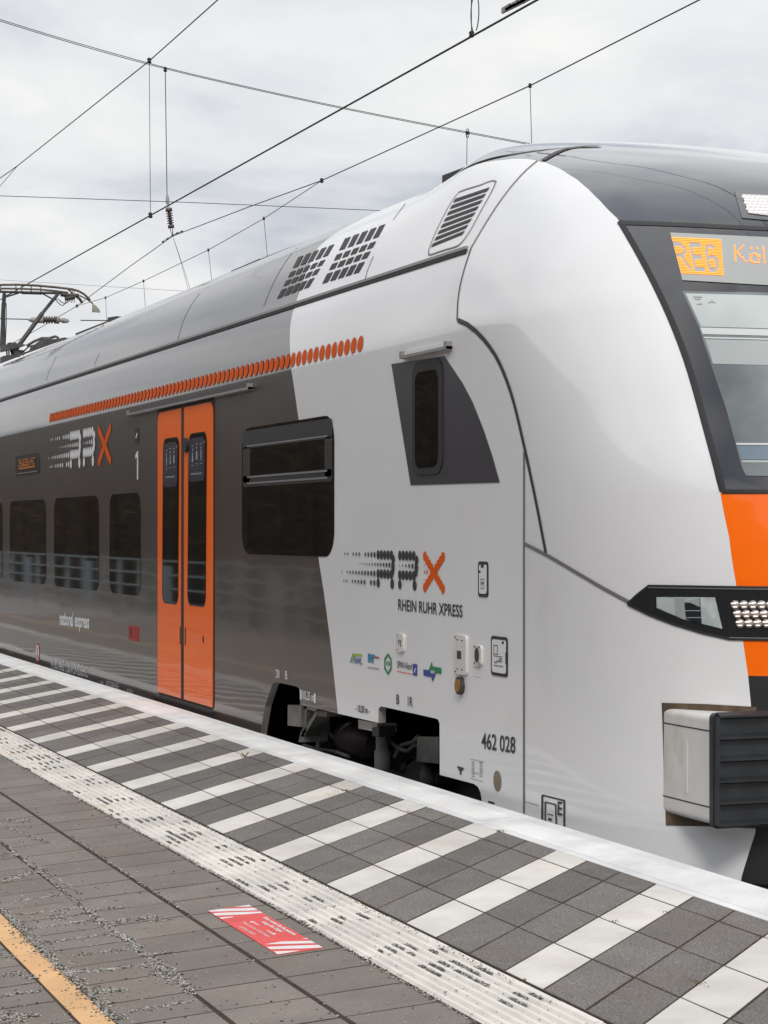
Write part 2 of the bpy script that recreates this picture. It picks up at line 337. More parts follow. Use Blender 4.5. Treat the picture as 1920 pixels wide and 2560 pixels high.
# boundaries read off the photograph, as X over z
z1 = zoomf(1040, 330, .27728); z4 = zoomf(640, 500, 640 / 1659.); z5 = zoomf(640, 1250, 640 / 1659.)
liv_px = [z4(385, 330), z4(340, 440), z4(300, 540), z4(262, 655), z4(235, 740), z4(220, 850), z4(222, 1000), z4(245, 1200), z4(275, 1415), z5(405, 378), z5(440, 600), z5(480, 900), z5(530, 1375)]
lp = sorted([tuple(hit(*p)[[2, 0]]) for p in liv_px]); LIV = lambda z: np.interp(z, [a for a, _ in lp], [b for _, b in lp])
seam_px = [(1131, 1750), (1131, 1176), (1180, 1195), (1160, 1080), (1130, 950), (1105, 850), (1075, 775), (1050, 737), (1025, 710), (1000, 696), (988, 690), (995, 610), (1020, 535), (1045, 492), (1075, 445), (1115, 395), (1160, 350)]
sp_ = [tuple(hit(*p)[[2, 0]]) for p in seam_px[3:]]; sp_ = sorted(sp_)
XSEAM0 = -3.905
def SEAM(z): return np.where(z < sp_[0][0], XSEAM0, np.interp(z, [a for a, _ in sp_], [b for _, b in sp_]))
blk_px = [(1600, 1900), (1633, 1795), (1622, 1520), (1616, 1460), (1605, 1385), (1590, 1260), (1575, 1160), (1556, 1065), (1538, 988), (1519, 918), (1499, 844), (1480, 781), (1452, 703), (1413, 617), (1374, 543), (1335, 473), z1(1659, 620), z1(1560, 520), z1(1450, 425), z1(1300, 330), z1(1150, 268), z1(1100, 258), z1(1000, 243), z1(900, 240), z1(700, 262), z1(520, 300)]
bp_ = [tuple(hit(*p)[[2, 0]]) for p in blk_px]
bz = []; last = -9
for a, b in bp_:
    a = max(a, last + 0.002); bz.append((a, b)); last = a
BLK = lambda z: np.interp(z, [a for a, _ in bz] + [bz[-1][0] + 0.02], [b for _, b in bz] + [-6.9])
Z_MASK, Z_OR1, Z_HL, Z_OR2 = hit(1620, 1063)[2], hit(1630, 1269)[2], hit(1630, 1384)[2], hit(1630, 1460)[2]

def row(z):
    """points of one level line from the car's rear end round the nose to the centre line, cut at the colour boundaries"""
    xs = float(XS(z))
    body = np.linspace(-28.4, xs, 900); B = np.stack([body, ysurf(body, z), 0 * body + z], 1)
    N_ = nosept(z, np.linspace(0, math.pi / 2, 240)[1:])
    P = np.concatenate([B, N_]); X = P[:, 0]
    l, s, k = float(LIV(z)), float(SEAM(z)), float(BLK(z)); s = min(s, k); l = min(l, s)
    def at(x):
        return np.array([np.interp(x, X, P[:, 0]), np.interp(x, X, P[:, 1]), z])
    def seg(a, b, n):
        m = (X > a + 1e-6) & (X < b - 1e-6)
        Q = np.concatenate([[at(a)], P[m], [at(b)]]); return resample(Q, n)
    return seg(-28.4, l, 90), seg(l, s, 30), seg(s, k, 60), seg(k, X[-1], 56)

zrows = sorted(set([round(z, 4) for z in list(np.arange(-0.06, 2.4, 0.03)) + list(np.arange(2.4, 2.87, 0.018)) + [2.873] + list(np.arange(2.89, 3.3, 0.022)) + list(np.arange(3.3, 3.70, 0.008)) + [3.703, 3.707, 3.7095]] + [Z_MASK, Z_OR1, Z_HL, Z_OR2, 1.2, 3.5675]))
zrows = [z for i, z in enumerate(zrows) if i == 0 or z - zrows[i - 1] > 1e-3]
ROWS = [row(z) for z in zrows]
def skin(name, cond, mats, groups):
    """cond(z mid, segment) -> material slot or None; the near side, then its mirror on the far side as a part of its own"""
    for far in (0, 1):
        mb = MB()
        for k in groups:
            for i in range(len(zrows) - 1):
                mi = cond((zrows[i] + zrows[i + 1]) / 2, k)
                if mi is None: continue
                A, B = ROWS[i][k].copy(), ROWS[i + 1][k].copy()
                if np.linalg.norm(A[0] - A[-1]) < 1e-6 and np.linalg.norm(B[0] - B[-1]) < 1e-6: continue
                if far: A[:, 1] = 2 * YC - A[:, 1]; B[:, 1] = 2 * YC - B[:, 1]
                n = len(A); mb.add(list(A) + list(B), [(j, j + 1, n + j + 1, n + j) if not far else (j, n + j, n + j + 1, j + 1) for j in range(n - 1)], mi, True)
        me = bpy.data.meshes.new(name); me.from_pydata(mb.v, [], mb.f)
        for m in mats: me.materials.append(m)
        me.polygons.foreach_set('material_index', mb.mi); me.polygons.foreach_set('use_smooth', mb.sm)
        bm = bmesh.new(); bm.from_mesh(me); bmesh.ops.remove_doubles(bm, verts=bm.verts[:], dist=2e-4)
        bmesh.ops.dissolve_degenerate(bm, dist=1e-5, edges=bm.edges[:]); bm.to_mesh(me); bm.free(); me.update()
        link(name, me, train)
ZS = 2.873                                        # height of the long roof joint
ZL = 1.2                                          # below this the side is a flat cut-out plate
skin('roof_fairing', lambda z, k: k if ZS < z < 3.568 else None, [M['grey_paint'], M['white_paint']], (0, 1))
skin('nose_cowl', lambda z, k: 0, [M['nose_paint']], (2,))
mb = MB(); mb.box(-28.3, -6.86, 1.9, 2 * YC - 1.9, 3.22, 3.30); mb.add([(-6.86, YC + (YC - float(ysurf(-6.86, z))) * sg, z) for sg, zz_ in ((-1, np.linspace(3.2, 3.705, 14)), (1, np.linspace(3.705, 3.2, 14))) for z in zz_], [tuple(range(28))])
mb.build('roof_deck', M['black'], train)
ZD = float(hit(1345, 482)[2])
skin('roof_dome', lambda z, k: 0 if z > ZD else None, [M['dome']], (3,))
skin('windscreen_surround', lambda z, k: 0 if Z_MASK < z < ZD else None, [M['mask']], (3,))
skin('orange_front', lambda z, k: 0 if (Z_OR1 < z < Z_MASK or Z_OR2 < z < Z_HL) else None, [M['orange_paint']], (3,))
skin('headlight_band', lambda z, k: 0 if Z_HL < z < Z_OR1 else None, [M['lamp_black']], (3,))
skin('lower_front', lambda z, k: 0 if z < Z_OR2 else None, [M['black']], (3,))

# car body side: upper part follows the skin, lower part is a flat plate with the bogie openings cut out of its foot
mb = MB()
up = [i for i in range(len(zrows) - 1) if ZL - 1e-4 < (zrows[i] + zrows[i + 1]) / 2 < ZS]
for far in (0, 1):
    for k in (0, 1):
        for i in up:
            A, B = ROWS[i][k].copy(), ROWS[i + 1][k].copy()
            if far: A[:, 1] = 2 * YC - A[:, 1]; B[:, 1] = 2 * YC - B[:, 1]
            n = len(A); mb.add(list(A) + list(B), [(j, j + 1, n + j + 1, n + j) if not far else (j, n + j, n + j + 1, j + 1) for j in range(n - 1)], k, True)
zb = zoomf(640, 1660, 600 / 1659.)
cut1 = [wp(*zb(*p)) for p in [(30, 480), (62, 290), (112, 142), (122, 130), (142, 126), (280, 156), (296, 168), (303, 195), (305, 282)]]
cut2 = [wp(*zb(*p)) for p in [(846, 407), (846, 325), (850, 304), (866, 292), (1240, 376), (1258, 384), (1269, 410), (1270, 766)]]
cut3 = [wp(*zb(*p)) for p in [(1505, 828), (1535, 850), (1552, 890), (1562, 950)]]
xa = float(cut1[0][0]) - 0.02
ZB = -0.36
split = float(LIV(0.3)); zsp = float(np.interp(split, [cut1[-1][0], cut2[0][0]], [cut1[-1][1], cut2[0][1]]))
lo_left = [(-28.4, ZB), (xa, ZB)] + cut1 + [(split, zsp)]
lv = [(float(LIV(z)), z) for z in np.linspace(zsp + 0.05, ZL, 12)]
grey_poly = lo_left + lv + [(-28.4, ZL)]
c3 = cut3[-1][0]
white_poly = [(split, zsp)] + cut2 + cut3 + [(c3 + 0.02, ZB), (XSEAM0, ZB), (XSEAM0, ZL)] + lv[::-1]
for Y in (WALL, 2 * YC - WALL):
    mb.add([(x, Y, z) for x, z in grey_poly], [tuple(range(len(grey_poly)))], 0); mb.add([(x, Y, z) for x, z in white_poly], [tuple(range(len(white_poly)))], 1)
mb.add([(-28.4, WALL, ZB), (-28.4, 2 * YC - WALL, ZB), (-28.4, 2 * YC - WALL, 2.9), (-28.4, WALL, 2.9)], [(0, 1, 2, 3)], 0)
def returns(c, w=0.045):                           # the plate's thickness in the openings
    for (a, b), (c_, d) in zip(c[:-1], c[1:]):
        mb.add([(a, WALL, b), (c_, WALL, d), (c_, WALL + w, d), (a, WALL + w, b)], [(0, 1, 2, 3)], 2)
returns([(xa, ZB)] + cut1); returns([cut1[-1]] + [(split, zsp), cut2[0]]); returns(cut2 + cut3)
mb.build('car_body', [M['grey_paint'], M['white_paint'], M['under_grey']], train, fix=False)

# ------------------------------------------------------------------ decoration helpers on the flat side wall
def rrect(x0, x1, za, zb_, r, n=6):
    pts = []
    for cx_, cz_, a0 in ((x1 - r, za + r, -90), (x1 - r, zb_ - r, 0), (x0 + r, zb_ - r, 90), (x0 + r, za + r, 180)):
        for i in range(n + 1):
            a = R(a0 + 90 * i / n); pts.append((cx_ + r * math.cos(a), cz_ + r * math.sin(a)))
    return pts
def wall_poly(mb, pts, off, depth=None, mi=0):
    d = off if depth is None else depth
    mb.prism([(x, WALL - off, z) for x, z in pts], (0, d - 1e-4 if depth is None else depth, 0), mi)
def px_rect(x0, x1, ytl, ytr, ybr, ybl, r=0.0):
    a, b, c, d = wp(x0, ytl), wp(x1, ytr), wp(x1, ybr), wp(x0, ybl)
    X0, X1 = (a[0] + d[0]) / 2, (b[0] + c[0]) / 2; Z1, Z0 = (a[1] + b[1]) / 2, (c[1] + d[1]) / 2
    return (X0, X1, Z0, Z1) if not r else rrect(X0, X1, Z0, Z1, r)
def wall_text(name, txt, p_left_base, p_right_base, cap_px, m, bold=0.0, parent=train, off=0.003, follow=False):
    xa_, za_ = wp(*p_left_base); xb_, zb2 = wp(*p_right_base); zc_ = wp(p_left_base[0], p_left_base[1] - cap_px)[1]
    v, f = text_verts(txt, bold); v = v - v.min(0); v = v / v.max(0)
    mb = MB(); mb.add([(xa_ + p[0] * (xb_ - xa_), WALL - off, za_ + (zb2 - za_) * p[0] + p[1] * (zc_ - za_)) for p in v], f)
    return mb.build(name, m, parent)
def disc(mb, x, z, r, off=0.004, n=14, mi=0, rz=None):
    y = float(ysurf(x, z)); rz = rz or r
    mb.add([(x + r * math.cos(2 * math.pi * k / n), float(ysurf(x, z + rz * math.sin(2 * math.pi * k / n))) - off, z + rz * math.sin(2 * math.pi * k / n)) for k in range(n)], [tuple(range(n))], mi)

# ------------------------------------------------------------------ surface patches and ribbons on the nose
def spatch(mb, TL, TR, BR, BL, nx, ny, off, mi=0):
    """a skin patch, bounded by four photograph points, lying off metres above the curved shell, with an edge down to it"""
    G = []
    for j in range(ny + 1):
        v = j / ny; a = np.array(TL) * (1 - v) + np.array(BL) * v; b = np.array(TR) * (1 - v) + np.array(BR) * v
        G.append([lift(hit(*(a + (b - a) * i / nx)), off) for i in range(nx + 1)])
    V = [p for r_ in G for p in r_]; n = nx + 1
    mb.add(V, [(j * n + i, (j + 1) * n + i, (j + 1) * n + i + 1, j * n + i + 1) for j in range(ny) for i in range(nx)], mi, True)
def spatch2(mb, top, bot, ny, off, mi=0):
    """patch between two photograph polylines of equal length"""
    top = [np.array(p, float) for p in top]; bot = [np.array(p, float) for p in bot]; n = len(top); V = []
    for j in range(ny + 1):
        for a, b in zip(top, bot): V.append(lift(hit(*(a + (b - a) * j / ny)), off))
    mb.add(V, [(j * n + i, (j + 1) * n + i, (j + 1) * n + i + 1, j * n + i + 1) for j in range(ny) for i in range(n - 1)], mi, True)
def densify(px, k):
    px = [np.array(p, float) for p in px]; o = []
    for a, b in zip(px[:-1], px[1:]): o += [a + (b - a) * i / k for i in range(k)]
    return o + [px[-1]]
def ribbon(mb, px, w, off, mi=0, k=6, smooth_px=True):
    P = [hit(*p) for p in densify(px, k)]; V = []
    for i, p in enumerate(P):
        t = P[min(i + 1, len(P) - 1)] - P[max(i - 1, 0)]; t = t / (np.linalg.norm(t) + 1e-9); n_ = normal(p); s_ = np.cross(n_, t); s_ /= np.linalg.norm(s_) + 1e-9
        V += [p + s_ * w / 2 + n_ * off, p + n_ * (off + 0.0015), p - s_ * w / 2 + n_ * off]
    mb.add(V, [(3 * i + q, 3 * i + 3 + q, 3 * i + 4 + q, 3 * i + 1 + q) for i in range(len(P) - 1) for q in (0, 1)], mi, True)
def spline_px(px, n):
    px = np.array(px, float); s = np.concatenate([[0], np.cumsum(np.linalg.norm(np.diff(px, axis=0), axis=1))])
    fx, fy = pchip(s, px[:, 0]), pchip(s, px[:, 1]); q = np.linspace(0, s[-1], n); return list(zip(fx(q), fy(q)))

# joints between the panels
mb = MB()
ribbon(mb, [(1132.5, 1756), (1132.5, 1500), (1132.5, 1200), (1133, 975)], 0.020, 0.003)
mb.build('panel_joint', M['seam_light'], train, fix=False)
mb = MB()
ribbon(mb, spline_px([(990, 692), (1003, 697), (1025, 712), (1050, 738), (1075, 775), (1105, 850), (1130, 950), (1160, 1090), (1180, 1195)], 26), 0.026, 0.003, k=2)
ribbon(mb, spline_px([(1019, 534), (1004, 580), (994, 620), (989, 660), (988, 693)], 12), 0.013, 0.003, k=2)
mb.build('panel_joint', M['seam'], train, fix=False)
mb = MB()
ribbon(mb, spline_px([(1162, 347), (1140, 365), (1110, 397), (1075, 443), (1045, 490), (1019, 534)], 16), 0.014, 0.003, k=2)
mb.build('panel_joint', M['seam_light'], train, fix=False)
mb = MB()
ribbon(mb, spline_px([(1133, 1174), (1180, 1198), (1250, 1239), (1310, 1274), (1364, 1303)], 14), 0.018, 0.003, k=2)
mb.build('panel_joint', M['seam_light'], train, fix=False)
mb = MB(); ribbon(mb, spline_px([z1(1140, 264), z1(1200, 228), z1(1300, 176), z1(1400, 147), z1(1500, 136), z1(1659, 134)], 16), 0.05, 0.004, k=2)
mb.build('dome_joint', M['seam'], train, fix=False)
mb = MB()                                         # the long gutter under the roof fairing
xs_ = np.linspace(-28.3, -4.86, 160)
for zz, w, dy_, mi in ((2.862, 0.018, 0.010, 0), (2.884, 0.016, 0.014, 1)):
    V = []
    for x in xs_:
        y = float(ysurf(x, zz)); V += [(x, y + 0.01, zz - w / 2), (x, y - dy_, zz - w / 2), (x, y - dy_, zz + w / 2), (x, y + 0.012, zz + w / 2)]
    mb.add(V, [(4 * i + q, 4 * i + (q + 1) % 4, 4 * i + 4 + (q + 1) % 4, 4 * i + 4 + q) for i in range(len(xs_) - 1) for q in range(4)], mi)
    mb.add(V[-4:], [(0, 1, 2, 3)], mi)
mb.build('roof_gutter', [M['seam'], M['alu']], train)
mb = MB()                                         # joints in the roof fairing
for p in ([(384, 735), (392, 705), (408, 668), (431, 634)], [(100, 822), (104, 808), (112, 790), (122, 770)], [(204, 791), (208, 778), (215, 763)], [z4(50, 690), z4(90, 590), z4(150, 470), z4(215, 370), z4(270, 310)], [z4(708, 512), z4(730, 440), z4(762, 365)], [z4(890, 130), z4(930, 75), z4(968, 25)]):
    ribbon(mb, spline_px(p, 8), 0.008, 0.002, k=1)
mb.build('fairing_joint', M['seam'], train, fix=False)

# ------------------------------------------------------------------ doors
dX0, dX1 = px_rect(343, 461, 895, 872, 1523, 1497)[:2]
dZ0 = wp(398, 1510)[1]; dZ1 = wp(402, 880)[1]
mb = MB(); wall_poly(mb, rrect(dX0 - 0.035, dX1 + 0.03, dZ0 - 0.02, dZ1 + 0.045, 0.07), 0.003); mb.build('door_frame', M['rubber'], train)
Xm = wp(397.5, 1200)[0]
gap = 0.045
z3 = zoomf(340, 980, .31344); zl = zoomf(0, 640, 640 / 1659.)
def leaf(x0, x1, left):
    mb = MB(); pts = rrect(x0, x1, dZ0, dZ1, 0.012, 3)
    r = 0.075                                     # only the outer top corner is rounded
    c = [(x0, dZ0), (x1, dZ0)]
    arc = [R(a) for a in range(0, 91, 15)]
    if left: c += [(x1, dZ1)] + [(x0 + r - r * math.sin(a), dZ1 - r + r * math.cos(a)) for a in arc]
    else: c += [(x1 - r + r * math.cos(a), dZ1 - r + r * math.sin(a)) for a in arc] + [(x0, dZ1)]
    wall_poly(mb, c, 0.010)
    o = mb.build('door_leaf', M['orange_paint'], train)
    wz0, wz1 = wp(370 if left else 427, 1302 if left else 1307)[1], wp(370 if left else 427, 948 if left else 937)[1]
    a_, b_ = (wp(354, 1120)[0], wp(387.5, 1120)[0]) if left else (wp(409, 1120)[0], wp(447, 1120)[0])
    sl = rrect(a_, b_, wz0, wz1, 0.085)
    sl = [(x + (0.03 if z > 1.2 else 0) * (z - 1.2), z) for x, z in sl]
    mb = MB(); wall_poly(mb, sl, 0.0125, 0.002); w = mb.build('door_window', M['glass'], o)
    mb = MB(); n = len(sl); c_ = np.mean(np.array(sl), 0)                      # rubber lip round the pane
    out_ = [(c_[0] + (x - c_[0]) * 1.05, c_[1] + (z - c_[1]) * 1.012) for x, z in sl]
    mb.add([(x, WALL - 0.0105, z) for x, z in sl] + [(x, WALL - 0.0118, z) for x, z in out_], [(i, (i + 1) % n, n + (i + 1) % n, n + i) for i in range(n)])
    mb.build('window_seal', M['rubber'], w)
    # the sticker band behind the head of the pane: three pictograms and a line of writing
    zt = wz1 - 0.03; zb2 = wz1 - (0.37 if left else 0.35)
    mb = MB(); wall_poly(mb, rrect(a_ + 0.035, b_ - 0.02, zb2, zt, 0.06), 0.0142, 0.001); s = mb.build('pictogram_panel', M['navy'], w)
    mb = MB(); wd_ = (b_ - a_)
    for i in range(3):
        cx_ = a_ + wd_ * (0.30 + 0.24 * i); top = zt - 0.05 - (0.0 if i else 0.01)
        for (u0, u1, v0, v1) in ((-.028, .028, 0, .004), (-.028, .028, -.144, -.140)):
            mb.add([(cx_ + u0, WALL - 0.0156, top + v0), (cx_ + u1, WALL - 0.0156, top + v0), (cx_ + u1, WALL - 0.0156, top + v1), (cx_ + u0, WALL - 0.0156, top + v1)], [(0, 1, 2, 3)])
        shp = [[(-.006, -.12), (.010, -.12), (.014, -.07), (.004, -.03), (-.010, -.05)], [(-.016, -.12), (.018, -.11), (.006, -.06), (.012, -.04), (-.008, -.05)], [(-.018, -.11), (.018, -.11), (.016, -.05), (-.014, -.05)]][(i + (0 if left else 1)) % 3]
        mb.add([(cx_ + u, WALL - 0.0156, top + v) for u, v in shp], [tuple(range(len(shp)))])
        mb.add([(cx_ + .009 * math.cos(k * .7), WALL - 0.0156, top - .025 + .011 * math.sin(k * .7)) for k in range(9)], [tuple(range(9))])
    mb.build('pictogram', M['picto'], s)
    mb = MB()
    mb.add([(a_ + wd_ * (.22 + .6 * i / 14), WALL - .0156, zt - .27 + dz) for i in range(14) for dz in (0, .012)] + [(a_ + wd_ * (.22 + .6 * (i + .55) / 14), WALL - .0156, zt - .27 + dz) for i in range(14) for dz in (0, .012)],
           [(2 * i, 28 + 2 * i, 28 + 2 * i + 1, 2 * i + 1) for i in range(14)]); mb.build('notice_line', M['picto'], s)
    hx = x1 - 0.025 if left else x0 + 0.045
    mb = MB(); hz0, hz1 = wp(397, 1393)[1], wp(397, 1354)[1]
    wall_poly(mb, rrect(hx - .014, hx + .014, hz0, hz1, .012), 0.0115, .002); mb.build('door_handle', M['black'], o)
    mb = MB()
    if not left:
        disc_pts = [(wp(442, 1381)[0] + .018 * math.cos(k * .524), wp(442, 1381)[1] + .028 * math.sin(k * .524)) for k in range(12)]; wall_poly(mb, disc_pts, 0.0115, .002)
        bp2 = [(wp(407, 962)[0] + .05 * math.cos(k * .4), wp(407, 962)[1] + .055 * math.sin(k * .4)) for k in range(16)]; wall_poly(mb, bp2, 0.03, .02)
        mb.build('door_button', M['black'], o)
    return o
tag(leaf(dX0, Xm - gap, True)); tag(leaf(Xm + gap - 0.012, dX1, False))
mb = MB(); wall_poly(mb, [(Xm - gap + .002, dZ0), (Xm + gap - .014, dZ0), (Xm + gap - .014, dZ1 - .03), (Xm - gap + .002, dZ1 - .03)], 0.012, .008); mb.build('door_seal', M['rubber'], train)
mb = MB(); mb.box(dX0 - .03, dX1 + .03, WALL - .035, WALL + .05, dZ0 - .115, dZ0 - .03); mb.box(dX0 + .06, dX1 - .04, WALL - .05, WALL - .03, dZ0 - .10, dZ0 - .075); mb.build('door_step', M['black'], train)

# rain gutters above the door and above the cab window
def gutter(p0, p1, name, body):
    a, b = wp(*p0), wp(*p1); zz = (a[1] + b[1]) / 2; mb = MB()
    mb.box(a[0], b[0], WALL - 0.035, WALL + .02, zz - .012, zz + .004, 0); mb.box(a[0] + .004, b[0] - .004, WALL - 0.016, WALL + .02, zz + .004, zz + .026, 2)
    mb.box(a[0], a[0] + .02, WALL - .036, WALL + .02, zz - .013, zz + .028, 1); mb.box(b[0] - .03, b[0], WALL - .036, WALL + .02, zz - .013, zz + .029, 1)
    return mb.build(name, [M['alu'], M['under_grey'], M[body]], train)
gutter((282, 893), (546, 839), 'rain_gutter', 'dark_film'); gutter((876, 772), (977, 748), 'rain_gutter', 'white_paint')

# ------------------------------------------------------------------ side windows
def window(x0, x1, z0, z1, r):
    mb = MB(); wall_poly(mb, rrect(x0, x1, z0, z1, r, 8), 0.0035); w = mb.build('side_window', M['glass'], train); return w
a = wp(20, 1200)
zt_, zb_ = wp(270, 1066)[1], wp(270, 1284)[1]
for xl, xr in ((zl(712, 0)[0], zl(912, 0)[0]), (zl(352, 0)[0], zl(642, 0)[0]), (zl(64, 0)[0], zl(298, 0)[0]), (-46, zl(16, 0)[0])):
    window(wp(xl, 1180)[0], wp(xr, 1180)[0], zb_, zt_, 0.13)
x_next = wp(-46, 1180)[0]
for k in range(3): window(x_next - 1.75 - k * 2.05, x_next - 0.35 - k * 2.05, zb_, zt_, 0.13)
X0, X1, Z0, Z1 = px_rect(523.5, 722.5, 925, 897, 1203, 1196)
w = window(X0, X1, Z0, Z1, 0.16)
mb = MB()                                         # hopper frame in the big window
sz0, sz1 = wp(*z3(1200, 700))[1], wp(*z3(1200, 400))[1]
for (u0, u1, v0, v1) in ((X0 + .03, X1 - .03, sz0 - .03, sz0 + .045), (X0 + .03, X1 - .03, sz1 - .01, sz1 + .28), (X0 + .03, X0 + .2, sz0, sz1), (X1 - .17, X1 - .03, sz0, sz1)):
    wall_poly(mb, rrect(u0, u1, v0, min(v1, Z1 - .02), .03, 3), 0.006, .002)
mb.build('hopper_frame', M['frame_dark'], w)
mb = MB(); wall_poly(mb, [(X0 + .14, sz0 + .03), (X1 - .12, sz0 + .03), (X1 - .12, sz0 + .042), (X0 + .14, sz0 + .042)], .009, .003); wall_poly(mb, [(X0 + .14, sz0 - .012), (X1 - .12, sz0 - .012), (X1 - .12, sz0), (X0 + .14, sz0)], .009, .003)
wall_poly(mb, [(X0 + .14, sz1 + .0), (X1 - .12, sz1 + .0), (X1 - .12, sz1 + .010), (X0 + .14, sz1 + .010)], .009, .003)
mb.build('hopper_trim', M['alu'], w)

# cab side window: dark film shield with a narrow framed pane
cs = [wp(*z4(880, 1063)), wp(888, 1048), wp(1080, 1042)] + [wp(*p) for p in ((1064, 985), (1045, 928), (1022, 870), (1000, 828), (978, 795), (960, 769))]
mb = MB(); wall_poly(mb, cs, 0.003); shield = mb.build('cab_side_window', M['dark_film'], train)
X0, X1, Z0, Z1 = px_rect(893, 958, 783, 770, 1027, 1024)
mb = MB(); wall_poly(mb, rrect(X0, X1, Z0, Z1, .09), 0.009, .005); fr = mb.build('pane_frame', M['rubber'], shield)
mb = MB(); wall_poly(mb, rrect(X0 + .05, X1 - .06, Z0 + .04, Z1 - .06, .06), 0.0115, .002); mb.build('pane', M['glass'], shield)

# ------------------------------------------------------------------ markings on the side
mb = MB(); x = float(hit(779, 742)[0]); k = 0
p0 = hit(779.5, 742.5); p1 = hit(108, 903); zc0, zc1 = p0[2], p1[2]
while x > p1[0]:
    disc(mb, x, zc0 + (zc1 - zc0) * (x - p0[0]) / (p1[0] - p0[0]), 0.0485, 0.004); x -= 0.1165
mb.build('orange_dot_stripe', M['orange_film'], train, fix=False)

def logo(anchor, right, m1, m2, flip=1):
    """dot-matrix lettering; grid unit = one dot"""
    ax, az = wp(*anchor); bx = wp(*right)[0]; d = (bx - ax) / 18.9
    a_ = []; b_ = []
    for ox, ex, base in ((0, 4.74, 4.55), (6.7, 11.7, 11.5)):
        a_ += [(ox + i * (1.03), 0, .52) for i in range(5)] + [(ox + i * 1.03, 2.05, .52) for i in range(5)]
        a_ += [(ex, .42, .45), (base + .05, 1.28, .52), (ox, 3.05, .5), (ox + 4.35, 3.05, .56), (base - .02, .85, .38), (base, 1.72, .40)]
    for xs2, y, rr in (([-1.1, -2.1, -3.1, -4.1], 0, (.31, .23)), ([-6.1, -7.1, -8.1], 0, (.22, .19)), ([-10, -11], 0, (.16, .15)),
                       ([3.6 - .9 * i for i in range(12)], 1.05, (.27, .08)), ([10.5 - .95 * i for i in range(6)], 1.05, (.28, .05)),
                       ([-1.1 - i for i in range(10)], 2.05, (.32, .17)), ([-12], 2.05, (.13, .13)), ([-1.1, -2.2], 3.05, (.32, .29)), ([-4.3, -5.3, -6.3, -7.3, -8.3], 3.05, (.27, .2)), ([-10.2, -11.2], 3.05, (.17, .15))):
        for i, xx in enumerate(xs2): a_.append((xx, y, rr[0] + (rr[1] - rr[0]) * i / max(1, len(xs2) - 1)))
    for s in (-1, 1):
        for i in range(-4, 5):
            t = i / 4; b_.append((16.45 + 2.5 * t, 1.6 + s * 1.6 * t, .5))
    b_ += [(13.9, 1.6, .16), (14.6, 1.6, .2), (13.9, 0.9, .08), (13.9, 2.4, .08)]
    for nm, dots, m in (('dot_lettering', a_, m1), ('dot_cross', b_, m2)):
        mb = MB()
        for i, (u, v, r) in enumerate(dots): disc(mb, ax + u * d, az - v * d, r * d, 0.003 + 0.00004 * i, 14)
        mb.build(nm, m, train, fix=False)
zr = zoomf(820, 1340, 360 / 1659.); zq = zoomf(100, 1040, 220 / 1659.)
logo(zr(583, 216), zr(1327, 240), M['dark_ink'], M['orange_film'])
logo(zq(590, 375), zq(1325, 215), M['white_film'], M['orange_film'])
wall_text('lettering', 'RHEIN RUHR XPRESS', (861, 1318.5), (1000, 1334), 25, M['dark_ink'], 0.012)
wall_text('lettering', 'national express', (129.5, 1359), (193.5, 1368), 39, M['white_film'], 0.035)
wall_text('unit_number', '462 028', (1041, 1617), (1114, 1628), 35, M['dark_ink'], 0.012)
wall_text('lettering', '94 80 0462 128-0 D-SDEHC', (110, 1443), (190, 1463.5), 22, M['white_film'])
mb = MB(); X0, X1, Z0, Z1 = px_rect(292.8, 298.8, 975, 975, 1036, 1036); wall_poly(mb, [(X0 + .06, Z0), (X1, Z0), (X1, Z1), (X0 + .07, Z1), (X0, Z1 - .03), (X0, Z1 - .06), (X0 + .06, Z1 - .045)], .003, .001); mb.build('numeral_one', M['white_film'], train)
mb = MB(); X0, X1, Z0, Z1 = px_rect(292, 299.5, 925, 924, 958, 958); wall_poly(mb, rrect(X0, X1, Z0, Z1, .015), .003, .001); o = mb.build('info_plate', M['black'], train)
mb = MB(); wall_poly(mb, [(X0 + .03, Z0 + .05), (X0 + .05, Z0 + .04), (X1 - .02, Z1 - .05), (X1 - .04, Z1 - .04)], .0045, .001); mb.build('plate_symbol', M['white_film'], o)
# destination display beside the dot lettering
X0, X1, Z0, Z1 = px_rect(34.5, 85.5, 985, 978, 1024, 1027); mb = MB(); wall_poly(mb, rrect(X0, X1, Z0, Z1, .06), .006, .006); dsp = mb.build('side_display', M['rubber'], train)
mb = MB(); wall_poly(mb, rrect(X0 + .14, X1 - .12, Z0 + .045, Z1 - .05, .02), .0085, .002); mb.build('display_glass', M['lamp_black'], dsp)
mb = MB()
for i in range(4):
    for j in range(22):
        if i == 0 or rng.random() < .62: mb.add([(X0 + .2 + (X1 - X0 - .4) * (j + e1) / 22, WALL - .0095, Z0 + .065 + .028 * (i + e2)) for e1, e2 in ((0, 0), (.75, 0), (.75, .7), (0, .7))], [(0, 1, 2, 3)])
mb.build('amber_leds', M['led_amber_dim'], dsp)
mb = MB(); wall_poly(mb, rrect(X0 + .14, X1 - .12, Z0 + .018, Z0 + .027, .003), .011, .005); mb.build('display_sill', M['alu'], dsp)
# red emergency box
X0, X1, Z0, Z1 = px_rect(279.5, 299.5, 1351, 1353, 1386, 1382); mb = MB(); wall_poly(mb, rrect(X0, X1, Z0, Z1, .015), .006, .006); rb_ = mb.build('emergency_box', M['red_box'], train)
mb = MB()
for (u0, u1, v0, v1) in ((.08, .80, .80, .83), (.08, .11, .2, .83), (.08, .8, .2, .23), (.78, .82, .2, .83), (.22, .36, .32, .7)):
    wall_poly(mb, [(X0 + (X1 - X0) * u, Z0 + (Z1 - Z0) * v) for u, v in ((u0, v0), (u1, v0), (u1, v1), (u0, v1))], .0072, .001)
mb.build('box_outline', M['black'], rb_)
